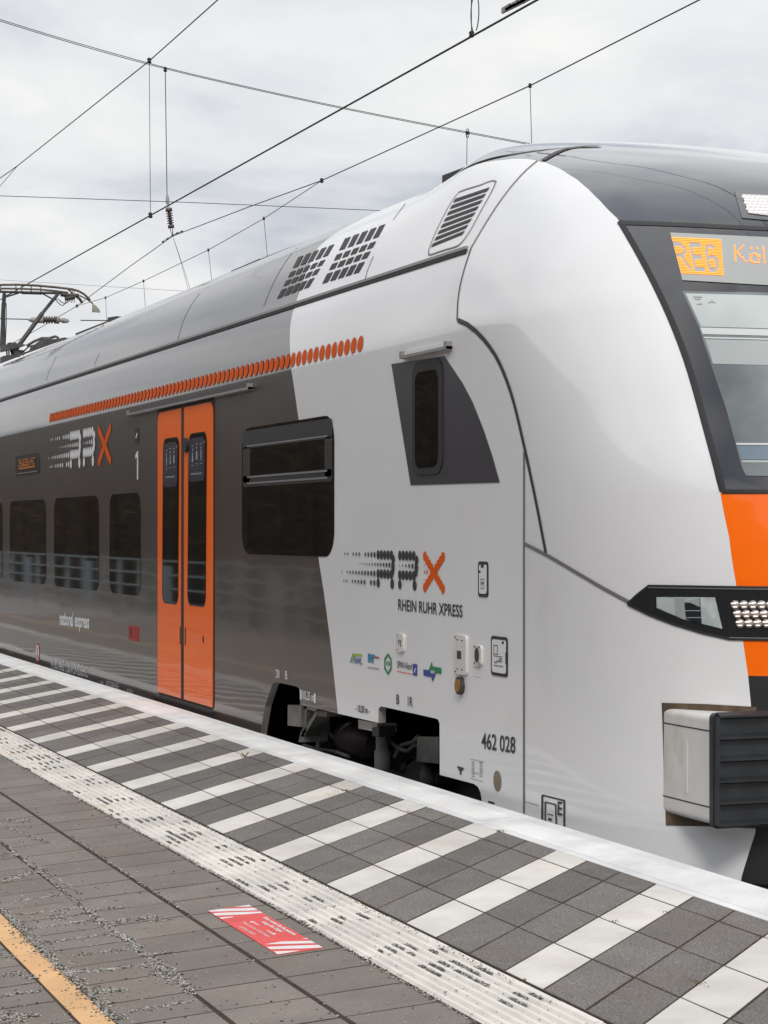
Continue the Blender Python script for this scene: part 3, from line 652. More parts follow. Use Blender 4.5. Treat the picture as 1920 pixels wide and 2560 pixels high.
# prohibition sign
cx_, cz_ = wp(81.5, 1410); mb = MB()
def oval(mb, cx, cz, rx, rz, off, n=20, mi=0): mb.add([(cx + rx * math.cos(2 * math.pi * k / n), WALL - off, cz + rz * math.sin(2 * math.pi * k / n)) for k in range(n)], [tuple(range(n))], mi)
rz_ = (wp(81, 1388)[1] - wp(81, 1432)[1]) / 2; rx_ = rz_ * .95
oval(mb, cx_, cz_, rx_, rz_, .003, mi=0); oval(mb, cx_, cz_, rx_ * .8, rz_ * .8, .0036, mi=1)
mb.add([(cx_ + u * rx_, WALL - .0042, cz_ + v * rz_) for u, v in ((-.25, -.6), (.1, -.6), (.15, .2), (.05, .6), (-.1, .55), (-.15, .1))], [(0, 1, 2, 3, 4, 5)], 2)
mb.add([(cx_ + u * rx_, WALL - .0048, cz_ + v * rz_) for u, v in ((-.6, .5), (-.5, .62), (.6, -.5), (.5, -.62))], [(0, 1, 2, 3)], 0)
mb.build('warning_sign', [M['red_film'], M['white_film'], M['dark_ink']], train, fix=False)
# small association signs in a row
zg = zoomf(840, 1560, 480 / 1659.)
def wq(name, pts, m, off=.003): 
    mb = MB(); mb.add([(x, WALL - off, z) for x, z in [wp(*zg(*p)) for p in pts]], [tuple(range(len(pts)))]); return mb.build(name, m, train, fix=False)
wq('sign_stroke', [(122, 332), (130, 334), (160, 257), (150, 254)], M['teal_film']); wq('sign_stroke', [(134, 334), (146, 337), (163, 268), (156, 262)], M['lime_film'], .0034)
wq('sign_bar', [(160, 255), (229, 262), (229, 281), (160, 275)], M['lime_film'], .0038)
wall_text('sign_lettering', 'NWL', zg(160, 343), zg(228, 352), 14, M['blue_film'], .02)
wall_text('sign_lettering', 'nvr', zg(278, 332), zg(340, 345), 20, M['teal_film'], .05); wq('sign_bar', [(338, 280), (374, 284), (374, 300), (338, 295)], M['red_film'])
wall_text('sign_lettering', 'Nahverkehr Rheinland', zg(277, 384), zg(374, 398), 5, M['dark_ink'])
hexo = [(452, 252), (484, 300), (484, 390), (452, 442), (420, 388), (420, 298)]
mb = MB(); oo = [wp(*zg(*p)) for p in hexo]; c_ = np.mean(np.array(oo), 0); ii = [(c_[0] + (x - c_[0]) * .68, c_[1] + (z - c_[1]) * .74) for x, z in oo]
mb.add([(x, WALL - .003, z) for x, z in oo + ii], [(i, (i + 1) % 6, 6 + (i + 1) % 6, 6 + i) for i in range(6)]); mb.build('hexagon_sign', M['green_film'], train, fix=False)
wall_text('sign_lettering', 'VRS', zg(436, 360), zg(470, 364), 10, M['green_film'], .03)
wall_text('sign_lettering', 'SPNV-Nord', zg(532, 378), zg(660, 398), 15, M['dark_ink'], .01)
[wq('sign_stroke', [(532 + i * 9.4, 404 + i * 1.9), (539 + i * 9.4, 405.5 + i * 1.9), (539 + i * 9.4, 414 + i * 1.9), (532 + i * 9.4, 412.5 + i * 1.9)], M['orange_film']) for i in range(14)]
o = wq('sign_square', [(668, 343), (704, 348), (704, 449), (668, 442)], M['blue_film']); wq('sign_stroke', [(678, 420), (684, 422), (696, 380), (690, 380)], M['white_film'], .0036)
wq('arrow_sign', [(806, 395), (832, 322), (836, 365), (914, 380), (914, 434), (806, 408)], M['green_film'], .003); wq('arrow_sign', [(760, 392), (864, 408), (866, 430), (836, 500), (830, 460), (760, 444)], M['blue_film'], .0036)
wall_text('sign_lettering', 'NVV', zg(824, 428), zg(860, 436), 8, M['white_film'], .03, off=.0042)
wall_text('lettering', 'B', zg(525, 690), zg(549, 695), 21, M['dark_ink'], .015); wall_text('lettering', '1R', zg(624, 708), zg(664, 718), 21, M['dark_ink'], .01)
wall_text('lettering', '2R', zb(140, 93), zb(168, 98), 18, M['white_film'], .01); wall_text('lettering', 'B', zb(205, 104), zb(220, 108), 18, M['white_film'], .01)
wall_text('lettering', '105,25 m', zb(322, 248), zb(402, 268), 21, M['white_film'], .01); wq2 = None
mb = MB()
for x_, y0_, y1_ in ((312, 178, 245), (409, 204, 270)):
    p, q = wp(*zb(x_, y0_)), wp(*zb(x_, y1_)); wall_poly(mb, [(p[0] - .015, q[1]), (p[0] + .015, q[1]), (p[0] + .015, p[1]), (p[0] - .015, p[1])], .003, .001)
mb.build('dimension_mark', M['white_film'], train)
wall_text('lettering', '- 10,50 m -', zb(690, 335), zb(788, 357), 18, M['dark_ink'], .02)
wall_text('lettering', 'GW', (218, 1478), (224, 1479), 8, M['white_film']); wall_text('lettering', 'RIC D-DB-NL-B-E', (231, 1483), (257, 1489), 13, M['white_film']); wall_text('lettering', '0 0 k', (275, 1495), (288, 1498), 8, M['white_film'])
mb = MB()
for i, (x_, y_, w_) in enumerate(((3, 1401, 11), (16, 1410, 13), (50, 1404, 20))):
    p, q = wp(x_, y_), wp(x_ + w_, y_); wall_poly(mb, [(p[0], p[1]), (q[0], p[1]), (q[0], p[1] + .012), (p[0], p[1] + .012)], .003, .001)
    if i < 2:
        for j in range(5): wall_poly(mb, [(p[0] + (q[0] - p[0]) * (j + .1) / 5, p[1] - .075), (p[0] + (q[0] - p[0]) * (j + .55) / 5, p[1] - .075), (p[0] + (q[0] - p[0]) * (j + .55) / 5, p[1] - .03), (p[0] + (q[0] - p[0]) * (j + .1) / 5, p[1] - .03)], .003, .001)
mb.build('data_panel', M['seam_light'], train)
# service flaps on the white side
def flap(px4, name, r=.02, frame=True, off=.004, m='white_paint', fm='dark_ink'):
    X0, X1, Z0, Z1 = px_rect(*px4); mb = MB()
    if frame:
        mb2 = MB(); wall_poly(mb2, rrect(X0, X1, Z0, Z1, r), off); o = mb2.build(name, M[fm], train)
        t = .016; wall_poly(mb, rrect(X0 + t * 1.1, X1 - t * 1.1, Z0 + t, Z1 - t, r * .7), off + .002, .002); mb.build('flap_face', M[m], o)
    else:
        wall_poly(mb, rrect(X0, X1, Z0, Z1, r), off); o = mb.build(name, M[m], train)
    return o, (X0, X1, Z0, Z1)
def marks(o, B, L_, m='dark_ink', off=.0075, name='flap_mark'):
    X0, X1, Z0, Z1 = B; mb = MB()
    for u0, u1, v0, v1 in L_: wall_poly(mb, [(X0 + (X1 - X0) * u, Z0 + (Z1 - Z0) * v) for u, v in ((u0, v0), (u1, v0), (u1, v1), (u0, v1))], off, .001)
    return mb.build(name, M[m], o)
o, B = flap((1034, 1055.5, 1212, 1214, 1291, 1288), 'service_flap'); marks(o, B, [(.35, .62, .83, .95), (.1, .3, .68, .74), (.3, .7, .495, .51), (.3, .7, .24, .255)])
marks(o, B, [(.34, .38, .30, .46), (.62, .66, .30, .46), (.42, .58, .36, .42)], 'seam_light')
o, B = flap((1062, 1097.5, 1373, 1377, 1463, 1458), 'service_flap'); marks(o, B, [(.70, .82, .83, .89), (.92, .99, .35, .62), (.18, .46, .76, .775), (.18, .46, .54, .555), (.2, .76, .49, .505), (.2, .76, .25, .265)])
marks(o, B, [(.2, .23, .56, .74), (.42, .45, .56, .74), (.24, .4, .32, .36), (.4, .7, .36, .40), (.55, .7, .42, .46)], 'seam_light')
o, B = flap((985, 1011, 1370, 1374, 1459, 1455), 'socket_plate', frame=False, off=.012, m='rusty_white'); marks(o, B, [(.28, .62, .40, .60)], 'under', .014); marks(o, B, [(.08, .18, .92, .95), (.25, .35, .86, .89), (.65, .75, .86, .89), (.25, .35, .12, .15), (.65, .75, .12, .15), (.08, .18, .05, .08)], 'seam', .014)
o, B = flap((1027, 1043.5, 1393, 1395, 1438, 1435), 'key_switch', frame=False, off=.012, m='rusty_white'); marks(o, B, [(.1, .25, .88, .95), (.7, .85, .88, .95), (.1, .25, .05, .12), (.7, .85, .05, .12), (.1, .95, -.13, -.115), (.1, .95, -.62, -.605)], 'seam', .014)
mb = MB(); oval(mb, (B[0] + B[1]) / 2, (B[2] + B[3]) / 2, .028, .038, .0142); mb.build('key_hole', M['under'], o, fix=False)
o, B = flap((860, 875, 1368, 1370, 1409, 1407), 'socket_plate', frame=False, off=.012, m='rusty_white'); marks(o, B, [(.1, .22, .88, .93), (.1, .22, .08, .13), (.35, .7, .62, .66), (.35, .42, .4, .62), (.62, .7, .3, .62)], 'seam', .014)
mb = MB(); c2 = wp(997, 1481); r2_ = (wp(997, 1462)[1] - wp(997, 1501)[1]) / 2
for rr, of, mi in ((1, .02, 0), (.75, .026, 1)):
    mb.prism([(c2[0] + r2_ * rr * math.cos(k * .314), WALL - of, c2[1] + r2_ * rr * math.sin(k * .314)) for k in range(20)], (0, of, 0), mi)
mb.build('inlet_cap', [M['under'], M['brass']], train)
# marks near the foot of the side and on the cowl
zf = zoomf(1120, 1880, 360 / 1659.)
mb = MB(); c2 = wp(1075, 1687); r2_ = (wp(*zf(570, 215))[1] - wp(*zf(580, 455))[1]) / 2; oval(mb, c2[0], c2[1], r2_ * .95, r2_, .003); mb.build('step_hole', M['tan_hole'], train, fix=False)
def quads(name, L_, m, off=.003):
    mb = MB()
    for q in L_: mb.add([(x, WALL - off, z) for x, z in [wp(*zf(*p)) for p in q]], [tuple(range(len(q)))])
    return mb.build(name, m, train, fix=False)
quads('jacking_mark', [[(112, 162), (186, 182), (186, 203), (112, 184)], [(120, 190), (176, 205), (160, 225), (138, 222)], [(142, 225), (160, 229), (160, 262), (142, 256)], [(468, 560), (540, 580), (540, 602), (468, 582)]], M['dark_ink'])
quads('data_panel', [[(265, 78), (415, 116), (415, 121), (265, 83)], [(262, 300), (414, 338), (414, 343), (262, 305)], [(300, 236), (360, 250), (360, 256), (300, 242)]] + [[(x_, y_), (x_ + 34, y_ + 9), (x_ + 34, y_ + 16), (x_, y_ + 7)] for x_ in (276, 368) for y_ in range(112, 290, 23)], M['seam_light'])
for tx, a_, b_ in (('E', (1270, 722), (1325, 735)),):
    p, q = hit(*zf(*a_)), hit(*zf(*b_)); v, f = text_verts(tx, .01); v = (v - v.min(0)) / (v.max(0) - v.min(0)); mb = MB(); mb.add([tuple(p + (q - p) * u[0] + np.array([0, -.004, .062 * u[1]])) for u in v], f); mb.build('lettering', M['dark_ink'], train)
mb = MB()
for q in [[(1088, 487), (1355, 553), (1355, 572), (1088, 506)], [(1080, 500), (1102, 505), (1102, 800), (1080, 795)], [(1335, 560), (1355, 565), (1355, 872), (1335, 867)], [(1120, 567), (1245, 598), (1245, 614), (1120, 583)], [(1118, 575), (1134, 580), (1134, 810), (1118, 806)], [(1236, 600), (1252, 606), (1262, 845), (1246, 840)], [(1150, 708), (1216, 724), (1216, 734), (1150, 718)], [(1160, 755), (1200, 765), (1200, 795), (1160, 785)], [(888, 567), (1050, 612), (1050, 617), (888, 572)]]:
    mb.add([tuple(lift(hit(*zf(*p)), .003)) for p in q], [(0, 1, 2, 3)])
mb.build('coupling_diagram', M['dark_ink'], train, fix=False)

# ------------------------------------------------------------------ windscreen, display, lamps
zd = zoomf(1640, 440, 280 / 1475.); zh = zoomf(1560, 1420, 360 / 1659.); zw = zoomf(1280, 400, 640 / 1659.)
mb = MB(); ribbon(mb, [(1337, 481), (1400, 483), (1500, 487), (1600, 492), (1700, 497), (1800, 502)], .030, .003, k=3); mb.build('windscreen_edge', M['seam'], train, fix=False)
mb = MB(); ribbon(mb, spline_px([(1339, 478), (1378, 545), (1417, 619), (1456, 705), (1485, 783), (1504, 846), (1524, 920), (1543, 990), (1561, 1060)], 20), .028, .003, k=2); ribbon(mb, [(1560, 1062), (1620, 1062), (1700, 1062)], .02, .0035, k=3); mb.build('windscreen_edge', M['rubber'], train, fix=False)
mb = MB(); spatch(mb, zd(190, 752), (1790, 520), (1790, 625), zd(350, 1378), 16, 6, .004); disp = mb.build('destination_display', M['panel_grey'], train, fix=False)
# LED letters on a 24-row grid; inside the amber block the letters are left dark
def stroke_set(segs, w):
    def f(c, r): return any(min(math.hypot(c - (x0 + (x1 - x0) * t), r - (y0 + (y1 - y0) * t)) for t in np.linspace(0, 1, 10)) < w for x0, y0, x1, y1 in segs)
    return f
cols, rows_ = 42, 24
Rr = [(0, 4, 4.5, 4), (4.5, 4, 7.5, 6), (7.5, 6, 7.5, 9), (7.5, 9, 4.5, 11.5), (4.5, 11.5, 0, 11.5), (3.5, 11.5, 8.5, 20)]
Er = [(13, 4, 13, 20), (13, 4, 20.5, 4), (13, 12, 19.5, 12), (13, 20, 20.5, 20)]
Sx = [(31.5, 5.5, 29, 4), (29, 4, 26, 5), (26, 5, 24.8, 9), (24.8, 9, 24.8, 16), (24.8, 16, 26.5, 20), (26.5, 20, 31, 20), (31, 20, 32.8, 17), (32.8, 17, 32.8, 13.5), (32.8, 13.5, 30.5, 11.3), (30.5, 11.3, 25, 12.5)]
dark = stroke_set(Rr + Er + Sx, 1.15)
mb = MB()
def led(TL, TR, BR, BL, c, r, nc, nr, w=.86, h=.62):
    def P(u, v):
        a = np.array(TL) + (np.array(TR) - np.array(TL)) * u; b = np.array(BL) + (np.array(BR) - np.array(BL)) * u; return a + (b - a) * v
    px = [P(c / nc, r / nr), P((c + w) / nc, r / nr), P((c + w) / nc, (r + h) / nr), P(c / nc, (r + h) / nr)]
    mb.add([lift(hit(*p), .007) for p in px], [(0, 3, 2, 1)])
Q = (zd(205, 818), zd(858, 848), zd(893, 1328), zd(338, 1300))
Q = (Q[0], Q[1], Q[2], Q[3])
for r in range(rows_):
    c = 0
    while c < cols:
        c1 = c
        while c1 < cols and (r < 2 or r > 21 or not dark(c1 * 38 / cols, r)): c1 += 1
        if c1 > c: c1 = min(c1, c + 3); led(*Q, c, r, cols, rows_, w=c1 - c); c = c1
        else: c += 1
Kd = stroke_set([(1, 0, 1, 11), (1, 6, 7, 0), (2.5, 5, 8, 11), (14, 5, 11, 6), (11, 6, 10.5, 10), (10.5, 10, 13, 11), (13, 11, 16, 10.5), (16, 10.5, 16.5, 6), (16.5, 6, 14, 5), (11.5, 1.5, 11.9, 1.5), (15.5, 1.5, 15.9, 1.5), (20, 0, 20, 11), (25, 4, 25, 11), (25, 6, 28, 4.5), (28, 4.5, 30.5, 6), (30.5, 6, 30.5, 11)], .62)
Q2 = (zd(1005, 915), (zd(1005, 915)[0] + 110, zd(1005, 915)[1] + 6), (zd(1018, 1145)[0] + 112, zd(1018, 1145)[1] + 8), zd(1018, 1145))
for r in range(12):
    for c in range(34):
        if Kd(c, r): led(*Q2, c, r, 34, 12, w=1.0)
mb.build('amber_leds', M['led_amber'], disp, fix=False)
# glazing under the display: pale blind, then interior and reflections painted as colour bands
LEFT = [(1474, 629), (1511, 709), (1538, 793), (1569, 883), (1593, 973), (1606, 1018), (1612, 1027)]
ly, lx = [p[1] for p in LEFT], [p[0] for p in LEFT]
def band(name, y0, y1, m, parent, off, inset=0.0, tilt=.03, n=4):
    ys = np.linspace(y0, y1, n); mb = MB()
    l_ = [(np.interp(y, ly, lx) + inset, y + 1) for y in ys]; r_ = [(1800, y + (1800 - a[0]) * tilt) for y, a in zip(ys, l_)]
    k = 7; V = []
    for a_, b_ in zip(l_, r_):
        for i in range(k): V.append(lift(hit(a_[0] + (b_[0] - a_[0]) * i / (k - 1), a_[1] + (b_[1] - a_[1]) * i / (k - 1)), off))
    mb.add(V, [(j * k + i, (j + 1) * k + i, (j + 1) * k + i + 1, j * k + i + 1) for j in range(n - 1) for i in range(k - 1)], 0, True)
    return mb.build(name, m, parent, fix=False)
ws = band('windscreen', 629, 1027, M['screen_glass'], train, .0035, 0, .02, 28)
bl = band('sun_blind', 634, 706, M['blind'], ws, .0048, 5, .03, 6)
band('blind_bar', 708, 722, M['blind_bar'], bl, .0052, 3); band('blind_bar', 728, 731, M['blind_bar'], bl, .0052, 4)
band('pale_tone_band', 733, 786, M['tone_pale'], bl, .0048, 5, .03, 5)  # pale zone below the bar: interior and reflection tone laid on as colour
band('screen_tone_band', 957, 961, M['blind_bar'], ws, .0048, 2, .01, 3); band('screen_tone_band', 964, 992, M['tone_blue'], ws, .0048, 4, .01, 3); band('screen_tone_band', 994, 999, M['tone_pale'], ws, .0048, 4, .01, 3)  # cab interior and reflections put on the glass as coloured strips
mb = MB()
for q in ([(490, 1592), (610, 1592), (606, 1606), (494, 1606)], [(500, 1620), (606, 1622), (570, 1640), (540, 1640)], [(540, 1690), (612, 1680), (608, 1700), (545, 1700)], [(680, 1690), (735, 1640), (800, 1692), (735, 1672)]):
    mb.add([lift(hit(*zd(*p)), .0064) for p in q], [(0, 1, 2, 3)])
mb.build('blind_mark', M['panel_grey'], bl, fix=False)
# roof lamp
mb = MB(); spatch2(mb, densify([zd(1030, 195), zd(1475, 210), (1790, 418)], 4), densify([zd(1130, 560), zd(1475, 590), (1790, 480)], 4), 6, .004); lampo = mb.build('roof_lamp', M['lamp_frame'], train, fix=False)
mb = MB(); spatch2(mb, densify([zd(1130, 258), zd(1475, 272), (1780, 428)], 4), densify([zd(1215, 505), zd(1475, 538), (1780, 472)], 4), 6, .008); ln = mb.build('lamp_lens', M['lamp_lens'], lampo, fix=False)
mb = MB()
for r in range(6):
    for c in range(16):
        q = np.array(zd(1150 + r * 14 + c * 62 + (r % 2) * 26, 300 + r * 40 + c * 2)); p = lift(hit(*q), .011)
        if q[0] < 1770: mb.add([p + np.array(a_) for a_ in ((0, -.009, -.003), (.0, .009, .001), (0, .009, .006), (0, -.009, .002))], [(0, 1, 2, 3)])
mb.build('lamp_led', M['led_glow'], ln, fix=False)
# headlight cluster
hb_t = [zh(48, 415), zh(150, 320), zh(290, 208), zh(700, 214), zh(1280, 224), zh(1659, 228), (1720, 1271), (1800, 1272)]
hb_b = [zh(52, 420), zh(300, 540), zh(560, 640), zh(900, 745), zh(1220, 818), zh(1659, 826), (1720, 1381), (1800, 1382)]
hb_t2 = densify(hb_t, 4); hb_b2 = densify(hb_b, 4)
mb = MB(); spatch2(mb, hb_t2, hb_b2, 12, .004); hl = mb.build('headlight', M['lamp_black'], train, fix=False)
mb = MB(); ribbon(mb, hb_t, .012, .006, k=3); ribbon(mb, hb_b, .010, .006, k=3); mb.build('headlight_seal', M['rubber'], hl, fix=False)
mb = MB(); ribbon(mb, [(p[0], p[1] + 3.4) for p in hb_t[2:]], .004, .007, k=3); ribbon(mb, [(p[0], p[1] - 3.2) for p in hb_b[4:]], .004, .007, k=3); mb.build('headlight_trim', M['seam_light'], hl, fix=False)
mb = MB(); spatch2(mb, densify([zh(385, 335), zh(700, 335), zh(1055, 338)], 6), densify([zh(388, 460), zh(680, 585), zh(1140, 700)], 6), 8, .0065); lens = mb.build('headlight_lens', M['lens'], hl, fix=False)
def qpatch(name, pts, m, parent, off):
    mb = MB(); spatch(mb, *[zh(*p) for p in pts], 4, 3, off); return mb.build(name, m, parent, fix=False)
qpatch('lens_reflector', [(596, 345), (705, 352), (718, 585), (608, 545)], M['reflector'], lens, .0075)
qpatch('lens_bowl', [(705, 390), (885, 345), (905, 650), (725, 590)], M['lens_dark'], lens, .0075)
qpatch('lens_reflector', [(690, 398), (880, 340), (885, 450), (780, 400)], M['reflector'], lens, .009)
qpatch('lens_reflector', [(395, 345), (590, 345), (600, 540), (402, 455)], M['blind'], lens, .0072)
qpatch('lens_trim', [(715, 488), (900, 486), (900, 495), (715, 497)], M['reflector'], lens, .0095); qpatch('lens_trim', [(725, 567), (905, 565), (905, 574), (725, 576)], M['reflector'], lens, .0095)
for r in range(3):
    for c in range(9):
        q = zh(1285 + r * 28 + c * 101, 425 + r * 106)
        if q[0] > 1790: continue
        p = hit(*q); n_ = normal(p); a_ = np.cross(n_, [0, 0, 1.0]); a_ /= np.linalg.norm(a_); b_ = np.cross(a_, n_); mb = MB(); rr = .0195
        V = [p + n_ * (.005 + .011 * math.cos(t)) + (a_ * math.cos(w) + b_ * math.sin(w)) * rr * math.sin(t) for t in (1.57, 1.1, .6, .1) for w in np.linspace(0, 2 * math.pi, 14, endpoint=False)]
        mb.add(V, [(j * 14 + k, j * 14 + (k + 1) % 14, j * 14 + 14 + (k + 1) % 14, j * 14 + 14 + k) for j in range(3) for k in range(14)] + [tuple(range(42, 56))], 0, True)
        for du, dv, wd_ in ((-.004, .006, .011), (.006, .0095, .008), (.003, -.008, .009)):
            mb.add([p + n_ * .0172 + a_ * (du + e1 * wd_) * -1 + b_ * (dv + e2 * .0022) for e1, e2 in ((-1, -1), (1, -1), (1, 1), (-1, 1))], [(0, 1, 2, 3)], 1)
        mb.build('headlight_led', [M['led_white'], M['led_glow']], hl, fix=False)

# ------------------------------------------------------------------ crash buffer in its opening
zbx = zoomf(1280, 1740, 640 / 1659.)
mb = MB(); spatch2(mb, densify([(1430, 1518), (1530, 1521), (1634, 1527)], 4), densify([(1439, 1783), (1530, 1785), (1634, 1790)], 4), 10, .0025); mb.build('buffer_opening', M['rust_edge'], train, fix=False)
BX1, BX0 = -2.33, -3.2; BY0 = 1.545
pz = lambda y: onY(1535, y, BY0)[2]
bz1, bz0 = pz(1540), pz(1789)
buf = MB(); BXa = onY(1440, 1600, BY0)[0]
def rbox(mb, x0, x1, y0, y1, z0, z1, r, mi=0):    # box with rounded edges along X
    pts = [(c[0], c[1]) for c in rrect(y0, y1, z0, z1, r, 4)]; mb.prism([(x0, y, z) for y, z in pts], (x1 - x0, 0, 0), mi)
BXj = onY(1534, 1600, BY0)[0]
rbox(buf, BX0, BXj, BY0, BY0 + .62, bz0 + .012, bz1 - .012, .025)
bo = buf.build('crash_buffer', M['rusty_white'], train)
mb = MB()
for z in (bz0 + .085, bz1 - .075): mb.box(BX0 + .3, BXj - .002, BY0 - .0015, BY0 + .01, z - .0025, z + .0025)
mb.build('buffer_joint', M['seam'], bo)
mb = MB(); za_, zb2 = bz0 + .12, bz1 - .13; mb.box(BXa + .16, BXa + .19, BY0 - .003, BY0 + .01, za_, zb2); mb.build('buffer_rib', M['rusty_white'], bo)
mb = MB(); rbox(mb, BXj, BXj + .030, BY0 - .004, BY0 + .64, bz0, bz1, .022)
nrib = 6
for i in range(nrib):
    z = bz0 + .012 + (bz1 - bz0 - .030) * i / (nrib - 1)
    mb.prism([(BXj + .029, BY0 + .012, z - .008), (BXj + .060, BY0 + .012, z + .001), (BXj + .060, BY0 + .012, z + .009), (BXj + .029, BY0 + .012, z + .022)], (0, .61, 0))
mb.box(BXj + .028, BXj + .058, BY0 + .0, BY0 + .014, bz0 + .015, bz1 - .015)
mb.build('buffer_fascia', M['ribbed'], bo)
mb = MB(); mb.box(-3.4, -2.55, 1.75, 3.9, -.35, .62); mb.box(-3.0, -2.3, 2.6, 3.0, -.1, .25); mb.build('coupler_box', M['black'], train)

# ------------------------------------------------------------------ roof louvres
mb = MB()
fr_t, fr_b = [z1(388, 548), z1(430, 528), z1(722, 440)], [z1(112, 1108), z1(250, 1070), z1(388, 1022)]
TL, TR, BR, BL = z1(352, 605), z1(672, 498), z1(424, 930), z1(133, 1048)
mbf = MB(); ribbon(mbf, spline_px([z1(388, 545), z1(420, 530), z1(560, 487), z1(715, 438), z1(724, 445), z1(715, 470), z1(600, 690), z1(420, 990), z1(385, 1024), z1(250, 1068), z1(118, 1110), z1(112, 1095), z1(130, 1030), z1(240, 780), z1(350, 590), z1(388, 545)], 50), .010, .003, k=1)
lo = mbf.build('louvre_panel', M['seam_light'], train, fix=False)
for i in range(8):
    v0, v1 = i / 7.62, (i + .60) / 7.62
    def P(u, v):
        a = np.array(TL) + (np.array(BL) - np.array(TL)) * v; b = np.array(TR) + (np.array(BR) - np.array(TR)) * v; return a + (b - a) * u
    mb = MB(); t = densify([P(.0 + .02, v0 * .985), P(.99, v0 * .985)], 5); b = densify([P(.0, v1 * .985), P(.96, v1 * .985)], 5)
    spatch2(mb, t, b, 2, .003); mb.build('louvre_slot', M['rubber'], lo, fix=False)
mb = MB()
for (TL, TR, BR, BL) in (((275, 372), (512, 286), (344, 566), (136, 643)), ((578, 252), (842, 156), (668, 470), (430, 544))):
    TL, TR, BR, BL = [np.array(z4(*p)) for p in (TL, TR, BR, BL)]
    for (v0, v1, wd_) in ((0, .265, .70), (.355, .49, .72), (.56, .70, .74), (.775, 1.0, .74)):
        for c in range(5):
            u0, u1 = c / 4.72, (c + wd_) / 4.72
            def P(u, v):
                a = TL + (BL - TL) * v; b = TR + (BR - TR) * v; return a + (b - a) * u
            spatch(mb, P(u0, v0), P(u1, v0), P(u1, v1), P(u0, v1), 2, 2, .003)
mb.build('grille', M['rubber'], train, fix=False)

# ------------------------------------------------------------------ roof gear and pantograph
def onroof(x, Y, dz=0.0):
    z = 3.0
    for zz in np.arange(3.0, 3.70, .004):
        if ysurf(x, zz) <= Y: z = zz
    return z + dz
mb = MB()
def bar_px(pa, pb, Y, w, h):
    a, b = onY(*pa, Y), onY(*pb, Y); mb.prism([(a[0], Y, a[2] - h), (b[0], Y, b[2] - h), (b[0], Y, b[2]), (a[0], Y, a[2])], (0, w, 0))
bar_px((163, 720), (250, 686), 2.25, .08, .16); bar_px((232, 686), (250, 683), 2.24, .1, .2)
bar_px((499, 585), (560, 559), 2.25, .06, .03); bar_px((560, 560), (905, 425), 2.28, .06, .022); bar_px((740, 492), (905, 423), 2.30, .06, .035)
for x_ in (505, 535, 565, 600, 640, 690, 740, 790): bar_px((x_, 586 - (x_ - 499) * .398), (x_ + 9, 581 - (x_ - 499) * .398), 2.26, .05, .05)
a, b, c = onY(955, 391, 2.3), onY(955, 379, 2.3), onY(1016, 356, 2.3)
mb.prism([(a[0], 2.3, a[2] - .1), (c[0], 2.3, c[2] - .1), (c[0], 2.3, c[2]), (b[0], 2.3, b[2])], (0, 1.0, 0))
mb.build('roof_rail', M['black'], train)
zp = zoomf(0, 680, 300 / 1659.)
pan = link('pantograph', None, train) if False else None
PXX = -23.6
mbs = {}
def pp(x, y, dX=0.0): return onX(*zp(x, y), PXX + dX)
def ptube(mb, pts, r, dX=0.0): mb.tube([pp(*p, dX) for p in pts], r * .52, 8)
mb = MB(); ptube(mb, [(20, 1040), (60, 300)], .052); ptube(mb, [(60, 290), (60, 1050)], .03, -.3); ptube(mb, [(30, 430), (18, 640), (40, 900)], .018, .1); ptube(mb, [(85, 430), (88, 700), (75, 1000)], .012, .1)
ptube(mb, [(235, 1050), (585, 570)], .060); ptube(mb, [(585, 570), (800, 305)], .045); panto = mb.build('pantograph', M['panto'], train)
mb = MB()
arc1 = [(-560, 330), (-400, 240), (-150, 190), (20, 178), (250, 175), (500, 187), (760, 210), (1000, 238), (1090, 265), (1160, 305), (1220, 360), (1250, 395)]
arc2 = [(-250, 262), (-100, 240), (60, 228), (300, 232), (550, 242), (760, 262), (940, 285)]
ptube(mb, arc1, .030, .2); ptube(mb, arc2, .026, .2); ptube(mb, [(x, y - 5) for x, y in arc1[1:8]], .022, -.25)
mb.build('collector_strip', M['panto_rust'], panto)
mb = MB(); ptube(mb, [(-200, 285), (0, 272), (300, 280), (800, 292), (900, 300)], .034); ptube(mb, [(300, 285), (580, 292)], .042, .05)
for x_ in (10, 220, 300, 430, 565): ptube(mb, [(x_, 190 + abs(x_ - 200) * .02), (x_, 285)], .014, .1)
ptube(mb, [(80, 345), (260, 290)], .022); ptube(mb, [(80, 330), (180, 285)], .016); ptube(mb, [(590, 300), (720, 370)], .02)
ptube(mb, [(770, 385), (800, 370), (840, 410), (890, 437), (930, 415)], .012); ptube(mb, [(770, 390), (830, 450), (865, 465), (910, 430), (970, 395)], .012)
mb.build('collector_frame', M['panto'], panto)
mb = MB(); ptube(mb, [(840, 310), (960, 325), (1090, 325)], .055); ptube(mb, [(900, 370), (1030, 345)], .06)
for x_ in (905, 935, 985, 1005, 1025): ptube(mb, [(x_, 255 if x_ > 980 else 330), (x_, 400 + (x_ % 40))], .010)
ptube(mb, [(1060, 340), (1100, 370), (1140, 430)], .038); ptube(mb, [(1100, 325), (1200, 375), (1285, 440)], .018); ptube(mb, [(945, 245), (1000, 290)], .02)
mb.build('spring_box', M['panto'], panto)
mb = MB(); mb.prism([pp(*q) for q in ((1275, 440), (1325, 475), (1365, 520), (1380, 562), (1273, 556))], (.04, 0, 0)); mb.build('horn_tip', M['fitting'], panto)
mb = MB(); mb.prism([pp(*q) for q in ((95, 990), (190, 990), (250, 1180), (170, 1180))], (.2, 0, 0)); mb.prism([pp(*q) for q in ((0, 1025), (210, 1005), (325, 1028), (240, 1060), (0, 1115))], (.25, 0, 0))
for x_ in (92, 120): ptube(mb, [(x_, 1090), (x_ + 12, 1200)], .02)
